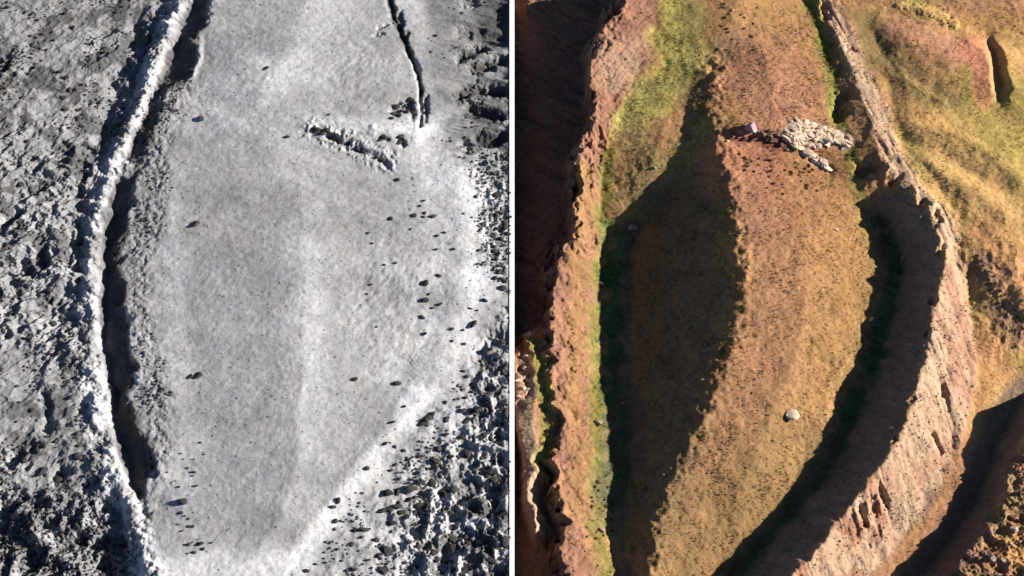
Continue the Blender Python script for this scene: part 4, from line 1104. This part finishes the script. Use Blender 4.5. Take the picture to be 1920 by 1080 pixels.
while n_ < 110:
    u, v = r_.uniform(-20, 250), r_.uniform(-10, 1085)
    if not inside(np.array([u]), np.array([v]), OUTER)[0]: continue
    n_ += 1
    s = r_.uniform(6, 15)
    rock('stone', FL, u, v, s, s * .8, M_DARKROCK, size_word(s) + ' dark rock on the ' + ('upper' if v < 300 else 'middle' if v < 620 else 'lower') + ' grey hillside, ' + ('close to the left edge' if u < 60 else 'near the pale ridge' if u > np.interp(v, [0, 400, 1080], [240, 120, 180]) else 'midway to the pale ridge'), 'rock', 'rocks on the left hillside', tall=s * .34, chips=True, sink=.25)


# ---------------------------------------------------------------- stuff: gravel and grass nobody could count
def scatter(f, n, mask, lo, hi, seed):
    r = np.random.default_rng(seed)
    xs, ys = [], []
    tot = 0
    while tot < n:
        i = r.integers(0, f.H.shape[0] - 1, n); j = r.integers(0, f.H.shape[1] - 1, n)
        ok = (r.random(n) < mask[i, j])
        xs.append(np.stack([i[ok], j[ok]], 1)); tot += ok.sum()
    ij = np.concatenate(xs)[:n]
    x = f.x0 + (ij[:, 0] + r.random(n)) * CELL
    y = Y0 + (ij[:, 1] + r.random(n)) * CELL
    return x, y, height(f, x, y), f.A[ij[:, 0], ij[:, 1]], r.uniform(lo, hi, n) * r.uniform(.6, 1, n), r


def stuff_mesh(name, P, F, A, mat, label, N=None):
    me = bpy.data.meshes.new(name)
    nv, nf, k = len(P), len(F), F.shape[1]
    me.vertices.add(nv); me.vertices.foreach_set('co', P.astype(np.float32).ravel())
    me.loops.add(nf * k); me.loops.foreach_set('vertex_index', F.astype(np.int32).ravel())
    me.polygons.add(nf); me.polygons.foreach_set('loop_start', np.arange(nf, dtype=np.int32) * k)
    me.update(calc_edges=True)
    at = me.attributes.new('albedo', 'FLOAT_COLOR', 'POINT')
    at.data.foreach_set('color', np.concatenate([A, np.ones((nv, 1))], 1).astype(np.float32).ravel())
    if N is not None:
        cn = me.attributes.new('custom_normal', 'FLOAT_VECTOR', 'POINT'); cn.data.foreach_set('vector', N.astype(np.float32).ravel())
    me.materials.append(mat)
    o = bpy.data.objects.new(name, me); C.objects.link(o)
    return tag(o, label, None, None, 'stuff')


def tufts(name, n, mask, lo, hi, seed, label, gain):
    x, y, z, a, s, r = scatter(FR, n, mask, lo, hi, seed)
    P, A = [], []
    gx = (height(FR, x + .3, y) - height(FR, x - .3, y)) / .6
    gy = (height(FR, x, y + .3) - height(FR, x, y - .3)) / .6
    nn = np.stack([-gx, -gy, np.ones(n)], 1) + r.normal(0, .25, (n, 3))
    nn /= np.linalg.norm(nn, axis=1, keepdims=True)
    for b in range(3):
        th = r.uniform(0, 6.28, n)
        w = s * .42
        lean = s * r.uniform(.1, .5, n)
        bx, by = x + r.normal(0, .12, n) * s, y + r.normal(0, .12, n) * s
        dx, dy = np.cos(th), np.sin(th)
        P += [np.stack([bx - dy * w, by + dx * w, z - .06], 1), np.stack([bx + dy * w, by - dx * w, z - .06], 1), np.stack([bx + dx * lean, by + dy * lean, z + s], 1)]
        k = (gain * r.uniform(.65, 1.3, n))[:, None]
        A += [a * k * .9, a * k * .9, a * k * 1.1]
    nb = 12
    P = np.stack(P, 1).reshape(-1, 3); A = np.clip(np.stack(A, 1).reshape(-1, 3), .01, .7)
    stuff_mesh(name, P, np.arange(len(P)).reshape(-1, 3), A, M_TUFT, label, np.repeat(nn, 9, 0))


Uc, Vc = project(FR.X, FR.Y, FR.H)
inview = (Uc > 950) & (Uc < 1960) & (Vc > -40) & (Vc < 1120)
bare = np.clip(mFlank + mRav + 0.7 * mLRidge + mRough, 0, 1)
clump = sstep(-0.4, 0.6, fbm(X, Y, 2.5, 3, 600))
tufts('dry_grass', 16000, inview * mMound * (1 - bare) * (0.25 + 0.75 * clump), .12, .30, 21, 'dry brown grass tufts covering the mound', 0.95)
tufts('hill_grass', 22000, inview * (1 - mMound) * (1 - bare) * (0.2 + 0.8 * clump), .09, .24, 22, 'short ochre and green grass of trough and hillside', 0.95)
grn = sstep(.78, .95, FR.A[..., 1] / (FR.A[..., 0] + 1e-4))
tufts('green_grass', 9000, inview * grn * (0.15 + 0.85 * clump), .08, .26, 24, 'ragged clumps of green grass in the damp trough and meadow', 1.25)
tufts('sparse_grass', 4500, inview * bare * clump, .15, .30, 23, 'sparse grass tufts on the bare earth ridges', 0.7)


def gravel(name, f, n, mask, lo, hi, seed, label, gain):
    x, y, z, a, s, r = scatter(f, n, mask, lo, hi, seed)
    v, fc = ICO0
    v = v.copy(); fc = np.array(fc)
    P = v[None] * (1 + r.normal(0, .18, (n, 12, 1)))
    P = P * (s[:, None, None] * .5) * np.stack([r.uniform(.8, 1.4, n), r.uniform(.7, 1.1, n), r.uniform(.6, .9, n)], 1)[:, None, :]
    P = P + np.stack([x, y, z + s * .12], 1)[:, None, :]
    F = (fc[None] + (np.arange(n) * 12)[:, None, None]).reshape(-1, 3)
    A = np.repeat(np.clip(a * (gain * r.uniform(.5, 1.2, n))[:, None], .015, .7), 12, 0)
    stuff_mesh(name, P.reshape(-1, 3), F, A, M_TUFT, label)


Uc, Vc = project(FL.X, FL.Y, FL.H)
inl = (Uc > -20) & (Uc < 956) & (Vc > -30) & (Vc < 1110)
cl = sstep(-0.2, 0.6, fbm(XL, YL, 5, 4, 610))
gravel('rubble', FL, 4200, inl * np.clip(.35 * mOut * cl + mDark + .7 * mBould * cl + .6 * mRRim + .5 * mInR * cl + .4 * mRibs * cl, 0, 1), .22, .75, 31, 'dark rubble lying over the rough grey slopes', 0.35)
gravel('gravel', FL, 3000, inl * 1.0 * (1 - mOut), .14, .32, 32, 'fine gravel on the pale grey mound', 0.6)
Uc, Vc = project(FR.X, FR.Y, FR.H)
gravel('stony_debris', FR, 1500, inview * np.clip(mFlank * .7 + mRough + mRav * .6 + .3 * mLRidge, 0, 1), +.12, .5, 33, 'loose stones on the eroded earth walls', 0.9)
